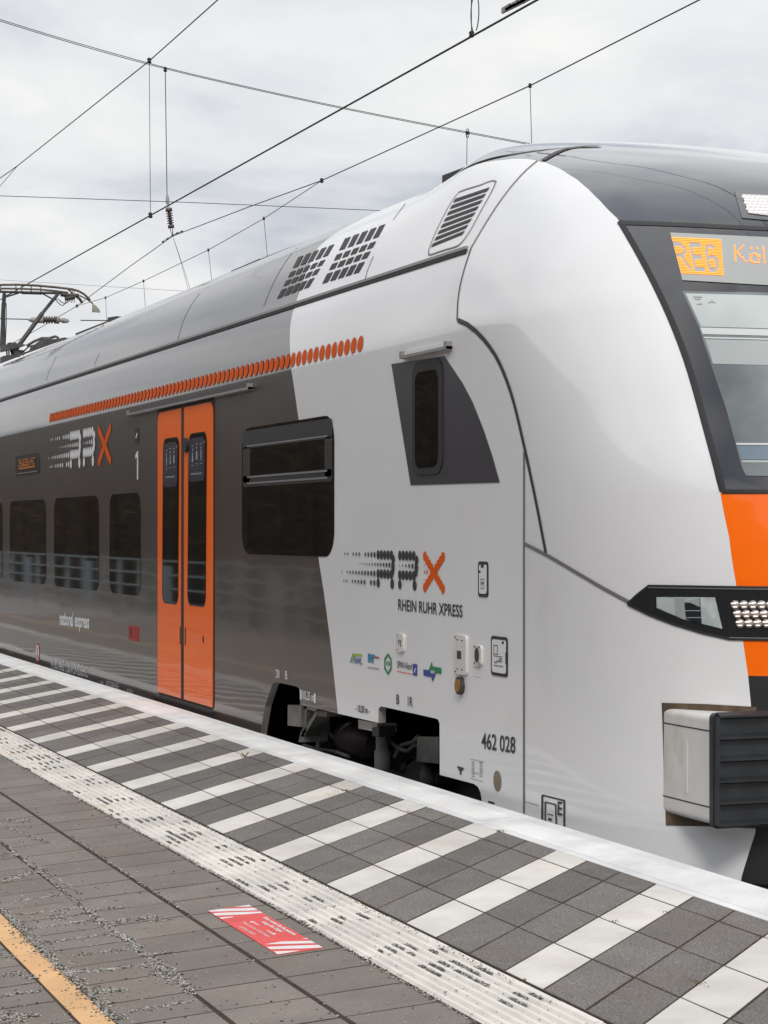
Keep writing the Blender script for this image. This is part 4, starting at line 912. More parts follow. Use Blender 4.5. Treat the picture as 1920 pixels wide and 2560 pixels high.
mb.prism([pp(*q) for q in ((0, 1180), (240, 1150), (420, 1080), (640, 1000), (780, 960), (940, 922), (700, 1005), (400, 1115), (0, 1270))], (.3, 0, 0)); mb.build('pantograph_base', M['panto'], panto)
mb = MB(); ptube(mb, [(370, 1020), (470, 960), (580, 915), (680, 915), (770, 890), (800, 905), (800, 960)], .035); ptube(mb, [(310, 1110), (400, 1030), (520, 1000)], .02); ptube(mb, [(570, 920), (600, 925), (690, 935), (710, 920)], .05)
mb.prism([pp(*q) for q in ((420, 1040), (560, 940), (700, 945), (860, 920), (900, 935), (640, 1010), (400, 1090))], (.2, 0, 0)); mb.build('roof_cable', M['panto'], panto)
mb = MB(); mb.lathe(pp(255, 1150), pp(258, 1082), [(0, .05), (.1, .085), (.2, .05), (.4, .085), (.5, .05), (.7, .085), (.8, .05), (1, .08)], 12); mb.build('post_insulator', M['fitting'], panto)

# ------------------------------------------------------------------ underframe and bogie
mb = MB(); mb.box(-28.2, -3.0, WALL + .10, 2 * YC - WALL - .1, .60, .66); mb.box(-28.2, -9.05, WALL + .12, 2 * YC - WALL - .12, -.45, .60); mb.box(-4.4, -3.95, WALL + .05, 2 * YC - WALL - .05, -.3, .6)
mb.box(-9.0, -4.4, 2.4, 2.5, -.3, .6); mb.build('underframe', M['black'], train)
mb = MB(); bx0, bx1 = -8.5, -5.0
mb.prism([(bx0 + .2, 1.86, -.12), (bx1 - .1, 1.86, -.12), (bx1 - .1, 1.86, .06), (bx1 - .9, 1.86, .06), (bx1 - 1.3, 1.86, -.06), (bx0 + 1.5, 1.86, -.06), (bx0 + 1.0, 1.86, .08), (bx0 + .2, 1.86, .08)], (0, .16, 0))
mb.box(bx0 + 1.2, bx1 - 1.2, 1.9, 3.6, -.35, .1); bog = mb.build('bogie', M['under'], train)
for x_ in (-8.05, -5.55):
    mb = MB(); mb.lathe((x_, 2.0, -.25), (x_, 2.14, -.25), [(0, .42), (.25, .42), (.26, .36), (.3, .17), (.7, .17), (.75, .36), (.8, .45), (1, .46)], 32); mb.lathe((x_, 1.86, -.25), (x_, 2.0, -.25), [(0, .13), (.6, .14), (1, .16)], 18); mb.build('wheel', M['wheel'], bog)
    mb = MB(); mb.box(x_ - .2, x_ + .2, 1.80, 1.98, -.42, -.08); mb.build('axle_box', M['under'], bog)
def uY(x, y, Y): return onY(*zb(x, y), Y)
def ubox(pts, Y, d, name, m, parent=train):
    mb = MB(); P = [uY(*p, Y) for p in pts]; mb.prism(P, (0, d, 0)); return mb.build(name, M[m], parent)
ubox([(220, 282), (312, 287), (307, 435), (218, 425)], 1.48, .2, 'equipment_box', 'under_grey')
mb = MB()
for q, d in (([(318, 286), (420, 308), (420, 330), (318, 306)], .16), ([(318, 286), (350, 292), (346, 480), (318, 470)], .16), ([(418, 315), (438, 320), (330, 505), (306, 500)], .1), ([(310, 460), (335, 462), (330, 540), (292, 540)], .16), ([(425, 320), (490, 332), (490, 366), (425, 360)], .14)):
    mb.prism([uY(*p, 1.50) for p in q], (0, d, 0))
mb.build('side_bracket', M['under_grey'], train)
ubox([(706, 384), (838, 410), (836, 470), (708, 446)], 1.50, .12, 'body_bracket', 'rusty_white')
mb = MB(); mb.prism([uY(*p, 1.48) for p in ((800, 440), (850, 430), (850, 500), (806, 500))], (0, .1, 0)); mb.build('hose_coupling', M['black'], train)
def damper(x, y0, y1, r, Y, name='damper', m='under_grey'):
    mb = MB(); a, b = uY(x, y0, Y), uY(x, y1, Y); mb.lathe(b, a, [(0, r * .8), (.05, r), (.62, r), (.63, r * .82), (1, r * .82)], 16); return mb.build(name, M[m], bog)
damper(874, 500, 760, .048, 1.60); damper(440, 520, 640, .03, 1.7); damper(1195, 680, 860, .05, 1.7, m='under')
ubox([(1112, 500), (1262, 505), (1262, 690), (1110, 672)], 1.62, .25, 'sandbox', 'under_grey')
mb = MB(); a = uY(700, 515, 1.75); mb.lathe(a - np.array([.25, 0, 0]), a + np.array([.30, 0, 0]), [(0, .05), (.08, .09), (.2, .11), (.8, .11), (.92, .09), (1, .05)], 24); mb.build('air_tank', M['wheel'], bog)
mb = MB(); c0, c1 = uY(640, 470, 1.9), uY(640, 600, 1.9)
mb.tube([c0 + (c1 - c0) * t + np.array([.075 * math.cos(t * 38), .075 * math.sin(t * 38), 0]) for t in np.linspace(0, 1, 90)], .014, 6); mb.build('coil_spring', M['under_grey'], bog)
mb = MB()
for pts in ([(470, 380), (500, 470), (560, 520), (600, 440), (650, 410)], [(900, 470), (960, 560), (1040, 600), (1100, 560)], [(330, 560), (420, 590), (520, 600), (640, 640)], [(960, 640), (1010, 560), (1080, 540), (1120, 500)]):
    mb.tube([uY(*p, 1.66) for p in spline_px(pts, 14)], .013, 6)
mb.build('brake_hose', M['under_grey'], bog)
for q in ([(560, 560), (510, 590), (500, 480), (540, 420), (570, 480)], [(1000, 700), (1100, 620), (1120, 640), (1000, 740)], [(1040, 650), (1180, 660), (1260, 730), (1250, 830), (1030, 800)], [(830, 590), (850, 590), (850, 660), (820, 660)]):
    ubox(q, 1.72, .1, 'bogie_bracket', 'under', bog)

# ------------------------------------------------------------------ platform (a plane that rises 4.2 degrees towards the track)
CF = 0.072708287; CC, SC = math.cos(CF), math.sin(CF)
def plat(x, y, h=0.0): return np.array([x, y * CC - h * SC, y * SC + h * CC])
def px_plat(x, y, src=False):                     # photograph point -> platform x, y
    d = ray(x / KD, y / KD) if src else ray(x, y); n = np.array([0, -SC, CC]); t = -(CAM @ n) / (d @ n); p = CAM + t * d; return p[0], p[1] / CC
class Tiles(MB):
    def __init__(s): super().__init__(); s.t = []
    def tile(s, quad, h=0.0, b=.004, tint=1.0, mi=0, deep=.03):
        Q = np.array(quad, float); c = Q.mean(0); d = Q - c; L_ = np.linalg.norm(d, axis=1, keepdims=True); I = Q - d / L_ * b * 1.4
        tl = [rng.uniform(-.0005, .0007) for _ in range(4)]
        V = [plat(*I[k], h + tl[k]) for k in range(4)] + [plat(*Q[k], h - b * .8) for k in range(4)] + [plat(*Q[k], h - deep) for k in range(4)]
        s.add(V, [(0, 1, 2, 3)] + [(4 + k, 4 + (k + 1) % 4, (k + 1) % 4, k) for k in range(4)] + [(8 + k, 8 + (k + 1) % 4, 4 + (k + 1) % 4, 4 + k) for k in range(4)], mi)
        s.t += [tint] * 9
    def done(s, name, mats):
        me = bpy.data.meshes.new(name); me.from_pydata(s.v, [], s.f)
        for m in mats: me.materials.append(m)
        me.polygons.foreach_set('material_index', s.mi)
        a = me.attributes.new('tint', 'FLOAT', 'FACE'); a.data.foreach_set('value', s.t); me.update(); return link(name, me)
KS = -.911377
XL, XR = -34.0, 2.0
g = .0042                                         # half joint
T = Tiles()
for i in range(int(XL / .3) - 4, int(XR / .3) + 8):
    for j in range(4):
        y0, y1 = j * .3 + g, (min((j + 1) * .3, 1.033)) - g * (1 if j < 3 else 0)
        jx = rng.uniform(-.0012, .0012)
        gx = .0068; q = [(i * .3 + y0 * KS + gx + jx, y0), ((i + 1) * .3 + y0 * KS - gx + jx, y0), ((i + 1) * .3 + y1 * KS - gx + jx, y1), (i * .3 + y1 * KS + gx + jx, y1)]
        if q[0][0] < XL or q[1][0] > XR: continue
        w = i % 3 == 0; T.tile(q, rng.uniform(-.0002, .001), .0016 if w else .0018, rng.uniform(.90, 1.05) if w else rng.uniform(.84, 1.18), 1 if w else 0)
tag(T.done('hatched_paving', [M['tile_dark'], M['tile_white']]), kind='structure')
T = Tiles()
rows_y = [(-.63, -.322), (-.937, -.64), (-1.248, -.947)] + [(-1.350 - .305 * k - .297, -1.350 - .305 * k) for k in range(14)]
for k, (y0, y1) in enumerate(rows_y):
    ph = -3.956 + (0 if k < 3 else rng.choice([0, 0, .15]))
    for n in range(-105, 22):
        x0 = ph + n * .3
        if x0 < XL or x0 > XR: continue
        gx = .0070; T.tile([(x0 + gx, y0 + g), (x0 + .3 - gx, y0 + g), (x0 + .3 - gx, y1 - g), (x0 + gx, y1 - g)], rng.uniform(.0000, .0012), .0012, rng.uniform(.90, 1.10), 0)
tag(T.done('paving', [M['paver']]), kind='structure')
T = Tiles()
for n in range(-105, 22):
    x0 = -2.471 + n * .3
    if XL < x0 < XR: T.tile([(x0 + .0025, -1.344), (x0 + .3 - .0025, -1.344), (x0 + .3 - .0025, -1.251), (x0 + .0025, -1.251)], .0005, .002, rng.uniform(.94, 1.05), 0)
tag(T.done('orange_guide_line', [M['tile_orange']]), kind='structure')
# ribbed tactile slabs
T = MB(); tt = []
yA, yB, nr = -.311, -.006, 8
for n in range(-110, 22):
    x0 = -2.559 + n * .3
    if not XL < x0 < XR: continue
    prof = []; pw = (yB - yA - .012) / nr; dh = rng.uniform(-.001, .001)
    for k in range(nr):
        ya = yA + .006 + k * pw; prof += [(ya, -.009), (ya + pw * .16, -.009), (ya + pw * .30, -.001), (ya + pw * .40, .0012), (ya + pw * .64, .0012), (ya + pw * .74, -.001), (ya + pw * .86, -.009)]
    prof = [(yA, -.03), (yA + .001, -.004)] + prof + [(yB - .001, -.004), (yB, -.03)]
    V = [plat(x, y, h + dh) for x in (x0 + .002, x0 + .298) for y, h in prof]; m_ = len(prof)
    T.add(V, [(k, m_ + k, m_ + k + 1, k + 1) for k in range(m_ - 1)] + [tuple(range(m_)), tuple(range(2 * m_ - 1, m_ - 1, -1))]); tn = rng.uniform(.96, 1.05); tt += [tn * (.74 if (V[k][2] - V[k][1] * math.tan(CF) < -.007 and V[k + 1][2] - V[k + 1][1] * math.tan(CF) < -.007) else 1.0) for k in range(m_ - 1)] + [tn] * 2  # groove floors tinted darker: dirt plus painted shade to bring out the ribs
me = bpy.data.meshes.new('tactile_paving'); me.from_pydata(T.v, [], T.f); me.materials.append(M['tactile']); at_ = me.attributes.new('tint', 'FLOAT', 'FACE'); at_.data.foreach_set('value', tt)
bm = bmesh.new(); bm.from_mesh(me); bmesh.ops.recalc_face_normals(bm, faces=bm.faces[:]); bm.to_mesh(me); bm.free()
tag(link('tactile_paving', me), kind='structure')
# white platform edge: long slabs with a grooved band
T = Tiles(); Eg = 1.306; sl = 2.99
grv = []
for n in range(-13, 3):
    x0 = -3.62 + n * sl; x1 = x0 + sl - .006; tn = rng.uniform(.96, 1.02)
    xs2 = (max(x0, XL), min(x1, XR))
    if xs2[1] <= xs2[0]: continue
    T.tile([(xs2[0], 1.0345), (xs2[1], 1.0345), (xs2[1], Eg), (xs2[0], Eg)], .0005, .006, tn, 0, .2)
    grv.append(xs2)
tag(T.done('platform_edge', [M['kerb_white']]), kind='structure')
mb = MB(); tt = []
for a, b in grv:                                  # fine cross grooves, as raised bars 2 mm high
    x = a + .03
    while x < b - .03:
        mb.add([plat(x, 1.075, .0011), plat(x + .007, 1.075, .0011), plat(x + .007, 1.235, .0011), plat(x, 1.235, .0011), plat(x + .0018, 1.075, .0031), plat(x + .0052, 1.075, .0031), plat(x + .0052, 1.235, .0031), plat(x + .0018, 1.235, .0031)], [(0, 4, 7, 3), (4, 5, 6, 7), (5, 1, 2, 6), (0, 1, 5, 4), (3, 7, 6, 2)]); tt += [1.0] * 5; x += .0155
me = bpy.data.meshes.new('edge_grooves'); me.from_pydata(mb.v, [], mb.f); me.materials.append(M['kerb_white']); at_ = me.attributes.new('tint', 'FLOAT', 'FACE'); at_.data.foreach_set('value', tt); me.update()
tag(link('platform_edge_ribs', me), kind='structure')
mb = MB()

for ya_, yb_, hh_ in ((-5.7, -.3125, -.0007), (-.3125, -.0045, -.014), (-.0045, 1.0345, -.0012)):
    mb.add([plat(XL, ya_, hh_), plat(XR + .2, ya_, hh_), plat(XR + .2, yb_, hh_), plat(XL, yb_, hh_)], [(0, 1, 2, 3)])
tag(mb.build('joint_soil', M['soil']), kind='structure')
mb = MB()
P8 = [plat(XL - 20, -5.7, -.035), plat(XR + 25, -5.7, -.035), plat(XR + 25, 1.29, -.035), plat(XL - 20, 1.29, -.035)]
Q8 = [np.array([p[0], p[1], -1.25]) for p in P8]
mb.add(P8 + Q8, [(0, 1, 2, 3), (4, 7, 6, 5), (0, 4, 5, 1), (1, 5, 6, 2), (2, 6, 7, 3), (3, 7, 4, 0)]); tag(mb.build('platform', M['concrete']), kind='structure')
mb = MB(); mb.add([(-400, -400, -1.15), (400, -400, -1.15), (400, 400, -1.15), (-400, 400, -1.15)], [(0, 1, 2, 3)]); tag(mb.build('ground', M['ballast']), kind='structure')
mb = MB(); mb.prism([(-120, 1.35, -1.14), (-120, 4.6, -1.14), (-120, 4.3, -.86), (-120, 1.45, -.86)], (170, 0, 0)); tag(mb.build('track_bed', M['ballast']), kind='structure')
mb = MB()
for y in (YC - .7535, YC + .7535): mb.box(-120, 50, y - .036, y + .036, -.72, -.67); mb.box(-120, 50, y - .01, y + .01, -.85, -.72); mb.box(-120, 50, y - .07, y + .07, -.86, -.845)
tag(mb.build('track', M['rail']), kind='structure')

# ------------------------------------------------------------------ sticker on the paving
sx0, sx1, sy0, sy1 = -2.479, -1.583, -.5505, -.385
mb = MB(); h = .0035
def sq(pts, hh, mi): mb.add([plat(x, y, hh) for x, y in pts], [tuple(range(len(pts)))], mi)
mb.add([plat(sx0, sy0, h), plat(sx1, sy0, h), plat(sx1, sy1, h), plat(sx0, sy1, h), plat(sx0, sy0, .0012), plat(sx1, sy0, .0012), plat(sx1, sy1, .0012), plat(sx0, sy1, .0012)], [(0, 1, 2, 3), (4, 5, 1, 0), (5, 6, 2, 1), (6, 7, 3, 2), (7, 4, 0, 3)], 0)
st = mb.build('floor_sticker', M['sticker_red']); tag(st, 'red and white warning sticker glued to the grey paving beside the ribbed strip', 'sticker')
def u_(px, py): x, y = px_plat(500 + .20495 * px, 2220 + .20495 * py, True); return min(max(x, sx0), sx1), min(max(y, sy0), sy1)
mb = MB()
for q in ([(95, 290), (250, 268), (660, 255), (708, 282), (560, 290), (130, 302)], [(412, 243), (600, 215), (632, 238), (520, 242)], [(155, 322), (350, 310), (735, 300), (770, 315), (560, 334), (190, 350)], [(235, 373), (400, 360), (412, 368), (262, 390)],
          [(780, 702), (1000, 665), (1365, 657), (1413, 687), (1060, 695)], [(812, 733), (1100, 718), (1450, 708), (1497, 740), (1250, 752), (860, 760)], [(900, 786), (1050, 782), (1240, 775), (1100, 806), (945, 823)], [(1235, 634), (1310, 622), (1325, 637)]):
    sq([u_(*p) for p in q], h + .0006, 0)
mb.build('warning_stripes', M['sticker_white'], st)
def plat_text(txt, p0, p1, cap, bold=.012):
    v, f = text_verts(txt, bold); v = (v - v.min(0)) / (v.max(0) - v.min(0)); a, b = u_(*p0), u_(*p1); mb = MB()
    mb.add([plat(a[0] + (b[0] - a[0]) * p[0], a[1] + (b[1] - a[1]) * p[0] + cap * p[1], h + .0007) for p in v], f); return mb.build('sticker_text', M['sticker_white'], st)
plat_text('Bitte nutzen Sie die gesamte', (750, 375), (1125, 590), .021, .03); plat_text('Länge des Zuges', (730, 430), (965, 552), .021, .03)
plat_text('Please use the whole length', (497, 432), (815, 612), .017, .004); plat_text('of the train', (468, 485), (645, 583), .017, .004)
mb = MB()
for a, b in (((722, 468), (620, 418)), ((818, 530), (918, 584))):
    a, b = np.array(u_(*a)), np.array(u_(*b)); d = (b - a); L_ = np.linalg.norm(d); d /= L_; n_ = np.array([-d[1], d[0]])
    sq([a + n_ * .0025, a - n_ * .0025, b - d * .01 - n_ * .0025, b - d * .01 + n_ * .0025], h + .0007, 0); sq([b, b - d * .03 + n_ * .012, b - d * .022 + n_ * .002, b - d * .022 - n_ * .002, b - d * .03 - n_ * .012], h + .0008, 0)
mb.build('sticker_arrow', M['sticker_white'], st)

# ------------------------------------------------------------------ loose grit
S = []                                            # (x, y, size, height)
def spread(n, fx, fy, smin=.0022, smax=.0055, hh=.0): 
    for _ in range(n):
        S.append((fx(), fy(), rng.uniform(smin, smax), hh))
def clump(px, py, rx, ry, n, src=True, smin=.0025, smax=.006):
    cx_, cy_ = px_plat(px, py, src)
    for _ in range(n): S.append((cx_ + rng.gauss(0, rx), cy_ + rng.gauss(0, ry), rng.uniform(smin, smax), 0))
def path(pts, w, dens, smin=.0025, smax=.006):
    P = [np.array(px_plat(*p, True)) for p in pts]
    for a, b in zip(P[:-1], P[1:]):
        n = int(np.linalg.norm(b - a) * dens)
        for _ in range(n):
            q = a + (b - a) * rng.random(); S.append((q[0] + rng.gauss(0, w), q[1] + rng.gauss(0, w * .8), rng.uniform(smin, smax), 0))
zo = lambda x, y: (.28933 * x, 2080 + .28933 * y)
spread(900, lambda: rng.uniform(-6, .3), lambda: rng.uniform(-1.5, -.33)); spread(900, lambda: rng.uniform(-5, .0), lambda: rng.uniform(-2.2, -.95))
path([zo(0, 660), zo(120, 760), zo(240, 900), zo(400, 1060), zo(560, 1210), zo(720, 1360), zo(860, 1500), zo(1000, 1640)], .012, 480)
path([zo(120, 760), zo(260, 930), zo(480, 1120), zo(700, 1330), zo(900, 1520), zo(1080, 1659)], .036, 210)
path([zo(765, 690), zo(850, 760), zo(940, 830), zo(1000, 880)], .012, 800); path([zo(1000, 880), zo(1120, 940), zo(1250, 1060), zo(1350, 1130), zo(1450, 1210), zo(1560, 1290), zo(1659, 1400)], .014, 850)
path([zo(770, 690), zo(900, 665), zo(1110, 655)], .010, 900); path([zo(950, 800), zo(1100, 760), zo(1340, 740)], .020, 1100); path([zo(1300, 780), zo(1480, 760)], .008, 300)
path([zo(0, 440), zo(150, 390), zo(320, 345)], .018, 900); path([zo(0, 200), zo(110, 180), zo(150, 210)], .012, 600); path([zo(540, 940), zo(700, 920), zo(940, 885)], .007, 500); path([zo(1020, 1375), zo(900, 1365), zo(800, 1400)], .018, 1100)
path([zo(620, 1080), zo(800, 1050), zo(1140, 1015)], .014, 500); path([zo(600, 1215), zo(900, 1200), zo(1250, 1150)], .014, 800); path([zo(850, 1395), zo(1150, 1360)], .012, 500); path([zo(1130, 1555), zo(1659, 1465)], .010, 600); path([zo(1330, 1060), zo(1460, 1045)], .010, 500)
path([zo(0, 1430), zo(180, 1395), zo(330, 1380)], .010, 600); path([zo(0, 1600), zo(150, 1600), zo(310, 1585)], .016, 900); path([zo(0, 1250), zo(150, 1215), zo(300, 1270)], .014, 400); path([zo(0, 1560), zo(60, 1620), zo(150, 1659)], .030, 900); path([zo(0, 1085), zo(120, 1080)], .012, 500)
path([zo(520, 720), zo(540, 760)], .03, 700); path([zo(0, 620), zo(150, 605), zo(280, 585), zo(560, 545)], .008, 350); path([zo(90, 720), zo(340, 705), zo(700, 655)], .008, 350); path([zo(250, 845), zo(480, 810), zo(840, 760)], .010, 300); path([zo(1280, 1130), zo(1480, 1300)], .02, 500); path([zo(190, 960), zo(560, 945)], .01, 300)
path([zo(200, 235), zo(330, 335), zo(440, 430), zo(560, 530), zo(690, 640), zo(770, 690)], .006, 260); path([zo(600, 40), zo(900, 230), zo(1200, 440), zo(1500, 620), zo(1659, 730)], .006, 70)
path([(0, 1890), (640, 2242), (1190, 2560)], .007, 260, .002, .005); path([(0, 2104), (200, 2235)], .006, 150); path([(0, 1820), (640, 2130), (1280, 2452)], .005, 120, .002, .004); path([(0, 2060), (120, 2110)], .010, 200); path([(15, 2050), (70, 2055)], .02, 500)
# grit held in the grooves of the ribbed strip, in patches
pw = (yB - yA - .012) / nr
for n in range(-70, 12):
    x0 = -2.559 + n * .3; far_ = .55 if n < -30 else 1.0
    for _ in range(rng.choice([0, 1, 1, 2, 2, 3])):
        k0 = rng.choice([0, 2, 3, 4, 5]); k1 = min(nr, k0 + rng.randint(2, 5)); xa_ = x0 + rng.choice([.0, .02, .16, .2, rng.uniform(0, .2)]); ln0 = rng.uniform(.045, .11)
        for k in range(k0, k1):
            if rng.random() < .15: continue
            a = xa_ + rng.gauss(0, .012); ln_ = ln0 * rng.uniform(.6, 1.25)
            for _ in range(int(ln_ * 1000 * far_)): S.append((a + rng.random() * ln_, yA + .006 + k * pw + pw * .02 + rng.gauss(0, pw * .19), rng.uniform(.0022, .0052), -.0045, 1))
    for k in range(nr):
        for _ in range(3): S.append((x0 + rng.random() * .3, yA + .006 + k * pw + rng.gauss(0, .008), rng.uniform(.0014, .0034), -.001, 1))
        if rng.random() < .5:
            for _ in range(8): S.append((x0 + rng.gauss(0, .004), yA + .006 + (k + rng.random()) * pw, rng.uniform(.0016, .0036), -.002, 1))
mats3 = [[], [], []]
base = np.array([(1, 0, 0), (-.6, .8, 0), (-.6, -.8, 0), (0, 0, .75), (0, 0, -.5), (.2, .55, .4), (.25, -.5, .45)])
fc = [(0, 5, 3), (5, 1, 3), (1, 2, 3), (2, 6, 3), (6, 0, 3), (0, 6, 4), (6, 2, 4), (2, 1, 4), (1, 5, 4), (5, 0, 4)]
mb = MB()
for x, y, s_, hh, *dk in S:
    if sx0 - .0 < x < sx1 and sy0 < y < sy1 and rng.random() < .85: continue
    w = rng.random() * 6.28; c_, d_ = math.cos(w), math.sin(w); s_ *= 1.22; sc = np.array([s_ * rng.uniform(.8, 1.35), s_ * rng.uniform(.6, 1.0), s_ * rng.uniform(.55, .95)])
    V = base * sc * (1 + nrg.uniform(-.25, .25, (7, 3))); V = np.stack([V[:, 0] * c_ - V[:, 1] * d_, V[:, 0] * d_ + V[:, 1] * c_, V[:, 2]], 1)
    mb.add([plat(x + v[0], y + v[1], hh + s_ * .35 + v[2]) for v in V], fc, rng.choices((0, 1, 2), (.22, .52, .26) if dk else (.50, .26, .24))[0])
me = bpy.data.meshes.new('grit'); me.from_pydata(mb.v, [], mb.f)
for m in ('stone_light', 'stone_dark', 'stone_mid'): me.materials.append(M[m])
me.polygons.foreach_set('material_index', mb.mi); me.update(); tag(link('grit', me), kind='stuff')
# dry moss and shoots in the joints
mb = MB()
def shoots(px, py, n, spr, hmax):
    cx_, cy_ = px_plat(px, py, True)
    for _ in range(n):
        x, y = cx_ + rng.gauss(0, spr), cy_ + rng.gauss(0, spr * .5); hh = rng.uniform(.3, 1) * hmax; a = rng.random() * 6.28; b = .0016; lx, ly = rng.gauss(0, hh * .5), rng.gauss(0, hh * .5)
        mb.add([plat(x - b * math.cos(a), y - b * math.sin(a), -.004), plat(x + b * math.cos(a), y + b * math.sin(a), -.004), plat(x + lx * .5 + b * .6, y + ly * .5, hh * .65), plat(x + lx, y + ly, hh)], [(0, 1, 2), (0, 2, 3)])
for px, py, n, spr, hm in ((610, 1893, 22, .012, .040), (822, 1961, 70, .035, .008), (866, 1977, 60, .02, .010), (842, 1985, 60, .05, .007), (1018, 2030, 60, .03, .009), (1250, 2079, 60, .02, .011), (1205, 2100, 70, .03, .006), (1668, 2280, 40, .02, .007), (1536, 2304, 40, .015, .007), (1745, 2458, 60, .03, .009), (1905, 2343, 60, .03, .007), (1800, 2306, 40, .03, .006), (1312, 2451, 15, .005, .012), (300, 1768, 40, .04, .008), (375, 1806, 40, .04, .007)):
    shoots(px, py, n, spr, hm)
for _ in range(900):                              # fuzz along the joints of the hatched field
    i = rng.randint(-40, 6); t = rng.random() * 1.03
    if rng.random() < .6: x, y = i * .3 + t * KS, t
    else: y = .3 * rng.randint(0, 3); x = rng.uniform(-9, 1)
    for _ in range(2):
        xx, yy = x + rng.gauss(0, .006), y + rng.gauss(0, .003); hh = rng.uniform(.002, .008)
        mb.add([plat(xx - .0015, yy, -.006), plat(xx + .0015, yy, -.006), plat(xx + rng.gauss(0, .004), yy + rng.gauss(0, .004), hh)], [(0, 1, 2)])
tag(mb.build('joint_moss', M['weed'], fix=False), kind='stuff')

# ------------------------------------------------------------------ overhead line
def wire(name, pts, r, label, cat, group=None, m='wire', n=6, parent=None):
    mb = MB(); mb.tube(pts, r * .74, n); o = mb.build(name, M[m], parent)
    if parent is None: tag(o, label, cat, group)
    return o
def ext(a, b, k0, k1): a, b = np.array(a), np.array(b); return a + (b - a) * k0, a + (b - a) * k1
YA, YB = YC, 7.3
Pa, Pb = onY(60, 613, YA), onY(1160, 0, YA); zc = (Pa[2] + Pb[2]) / 2
cw = wire('contact_wire', [(-140, YA, Pa[2]), tuple(Pa), tuple(Pb), (30, YA, Pb[2])], .0100, 'thick black contact wire running diagonally above the train, touched by its pantograph', 'wire')
Ma = onY(0, 385, YA); Mb_ = onY(38, 358, YA); Mc = onY(322, 132, YA); Md = onY(470, 0, YA)
wire('catenary_wire', [tuple(onY(-500, 790, YA)), tuple(Ma), tuple(Mb_), tuple(Mc), tuple(Md), tuple(ext(Mc, Md, 0, 6)[1])], .0085, 'thin wire slanting down steeply to the left edge, carrying the contact wire of the train', 'wire')
wire('stitch_wire', [tuple(Mb_), tuple(onY(0, 402, YA)), tuple(onY(-300, 700, YA))], .006, 'short thin wire branching downwards from a clamp at the left edge', 'wire')
def clamp(p, r=.03, parent=None, ax=(0, 0, 1)):
    mb = MB(); p = np.array(p); a = np.array(ax) * r; mb.lathe(p - a, p + a, [(0, r * .5), (.2, r * .9), (.5, r * .55), (.7, r * .95), (1, r * .5)], 8); mb.box(p[0] - r * .9, p[0] + r * .9, p[1] - r * .35, p[1] + r * .35, p[2] - r * .3, p[2] + r * .3)
    return mb.build('clamp', M['fitting'] if r > .045 else M['wire'], parent)
G_ = 'dropper wires hanging from the overhead line'
def dropper(ptop, pbot, Y, r, label, cl=.03, loop=False):
    a, b = onY(*ptop, Y), onY(*pbot, Y); o = wire('dropper', [tuple(a), tuple(b)], r, label, 'wire', G_); clamp(a, cl, o)
    if pbot[1] > ptop[1] + 90 or loop: clamp(b, cl, o)
    if loop:
        mb = MB(); c = b + np.array([.06, 0, .13]); mb.tube([c + np.array([.07 * math.sin(t), 0, .13 * math.cos(t)]) for t in np.linspace(-2.8, 2.8, 16)], r * .9, 5); mb.build('dropper_loop', M['wire'], o)
    return o
d1 = dropper((322.5, 131), (325, 465), YA, .0045, 'long thin dropper wire joining the carrier and contact wires, left of the upright insulator', .03)
d2 = dropper((1018, -60), (1018.5, 74), YA, .0045, 'dropper wire with a round loop on the thick contact wire, high in the middle', .022, True)
sb_a, sb_b = onY(1097, 24, YA), onY(1140, 3, YA); mb = MB()
for k in range(6):
    p = sb_a + (sb_b - sb_a) * k / 5.; mb.box(p[0] - .09, p[0] + .05, YA - .008, YA + .008, p[2] + .004, p[2] + (.040 if k % 2 == 0 else .026))
tag(mb.build('wire_splice', M['fitting']), 'knobbly metal splice clamped on the thick contact wire at the top edge', 'wire clamp')
# neighbouring track
S0 = onY(373, 510, YB); XSUP = S0[0]
J1 = onY(695, 390, YB); J2 = onY(166, 661, YB)
wire('catenary_wire', [tuple(onY(1660, -74, YB)), tuple(onY(1510, 0, YB)), tuple(onY(1145, 185, YB)), tuple(J1), tuple(onY(540, 446, YB)), tuple(S0), tuple(onY(280, 576, YB)), tuple(J2), tuple(onY(80, 712, YB)), tuple(onY(-60, 790, YB))], .010, 'long thin carrier wire of the far track, hung from the upright brown insulator', 'wire')
wire('stitch_wire', [tuple(J1), tuple(onY(570, 472, YB)), tuple(onY(450, 540, YB)), tuple(onY(310, 607, YB)), tuple(onY(228, 643, YB)), tuple(J2)], .0075, 'slack lower wire below the carrier wire of the far track', 'wire')
c_o = [o for o in col.objects if o.name.startswith('catenary_wire')][-1]
clamp(J1, .035, c_o); clamp(J2, .035, c_o)
for p, q, lb in (((1145, 185), (1149, 330), 'short dropper wire just above the train nose dome'), ((570, 472), (580, 580), 'dropper wire ending at the roof edge just left of the roof grilles'), ((450, 540), (460, 630), 'dropper wire just right of the two slanting stay wires'), ((310, 607), (316, 690), 'dropper wire midway between the slanting stay wires and the pantograph'), ((228, 643), (232, 720), 'leftmost small dropper wire, beside the pantograph horn')):
    dropper(p, q, YB, .006, lb, .026)
for dxp, lb in ((0, 'steep thin stay wire below the upright insulator, left one of two'), (4, 'steep thin stay wire below the upright insulator, right one of two')):
    wire('stay_wire', [tuple(S0), tuple(onY(392 + dxp * .4, 570, YB)), tuple(onY(404 + dxp, 615, YB)), tuple(onY(425 + dxp, 690, YB))], .005, lb, 'wire', 'stay wires under the insulator')
zi = zoomf(330, 480, 200 / 1659.)
def sX(x, y): return onX(x, y, XSUP)
def iX(x, y): return sX(*zi(x, y))
ins = MB(); a, b = iX(760, 335), iX(815, 752)
prof = [(0, .0), (.001, .064), (.17, .064), (.18, .03)]
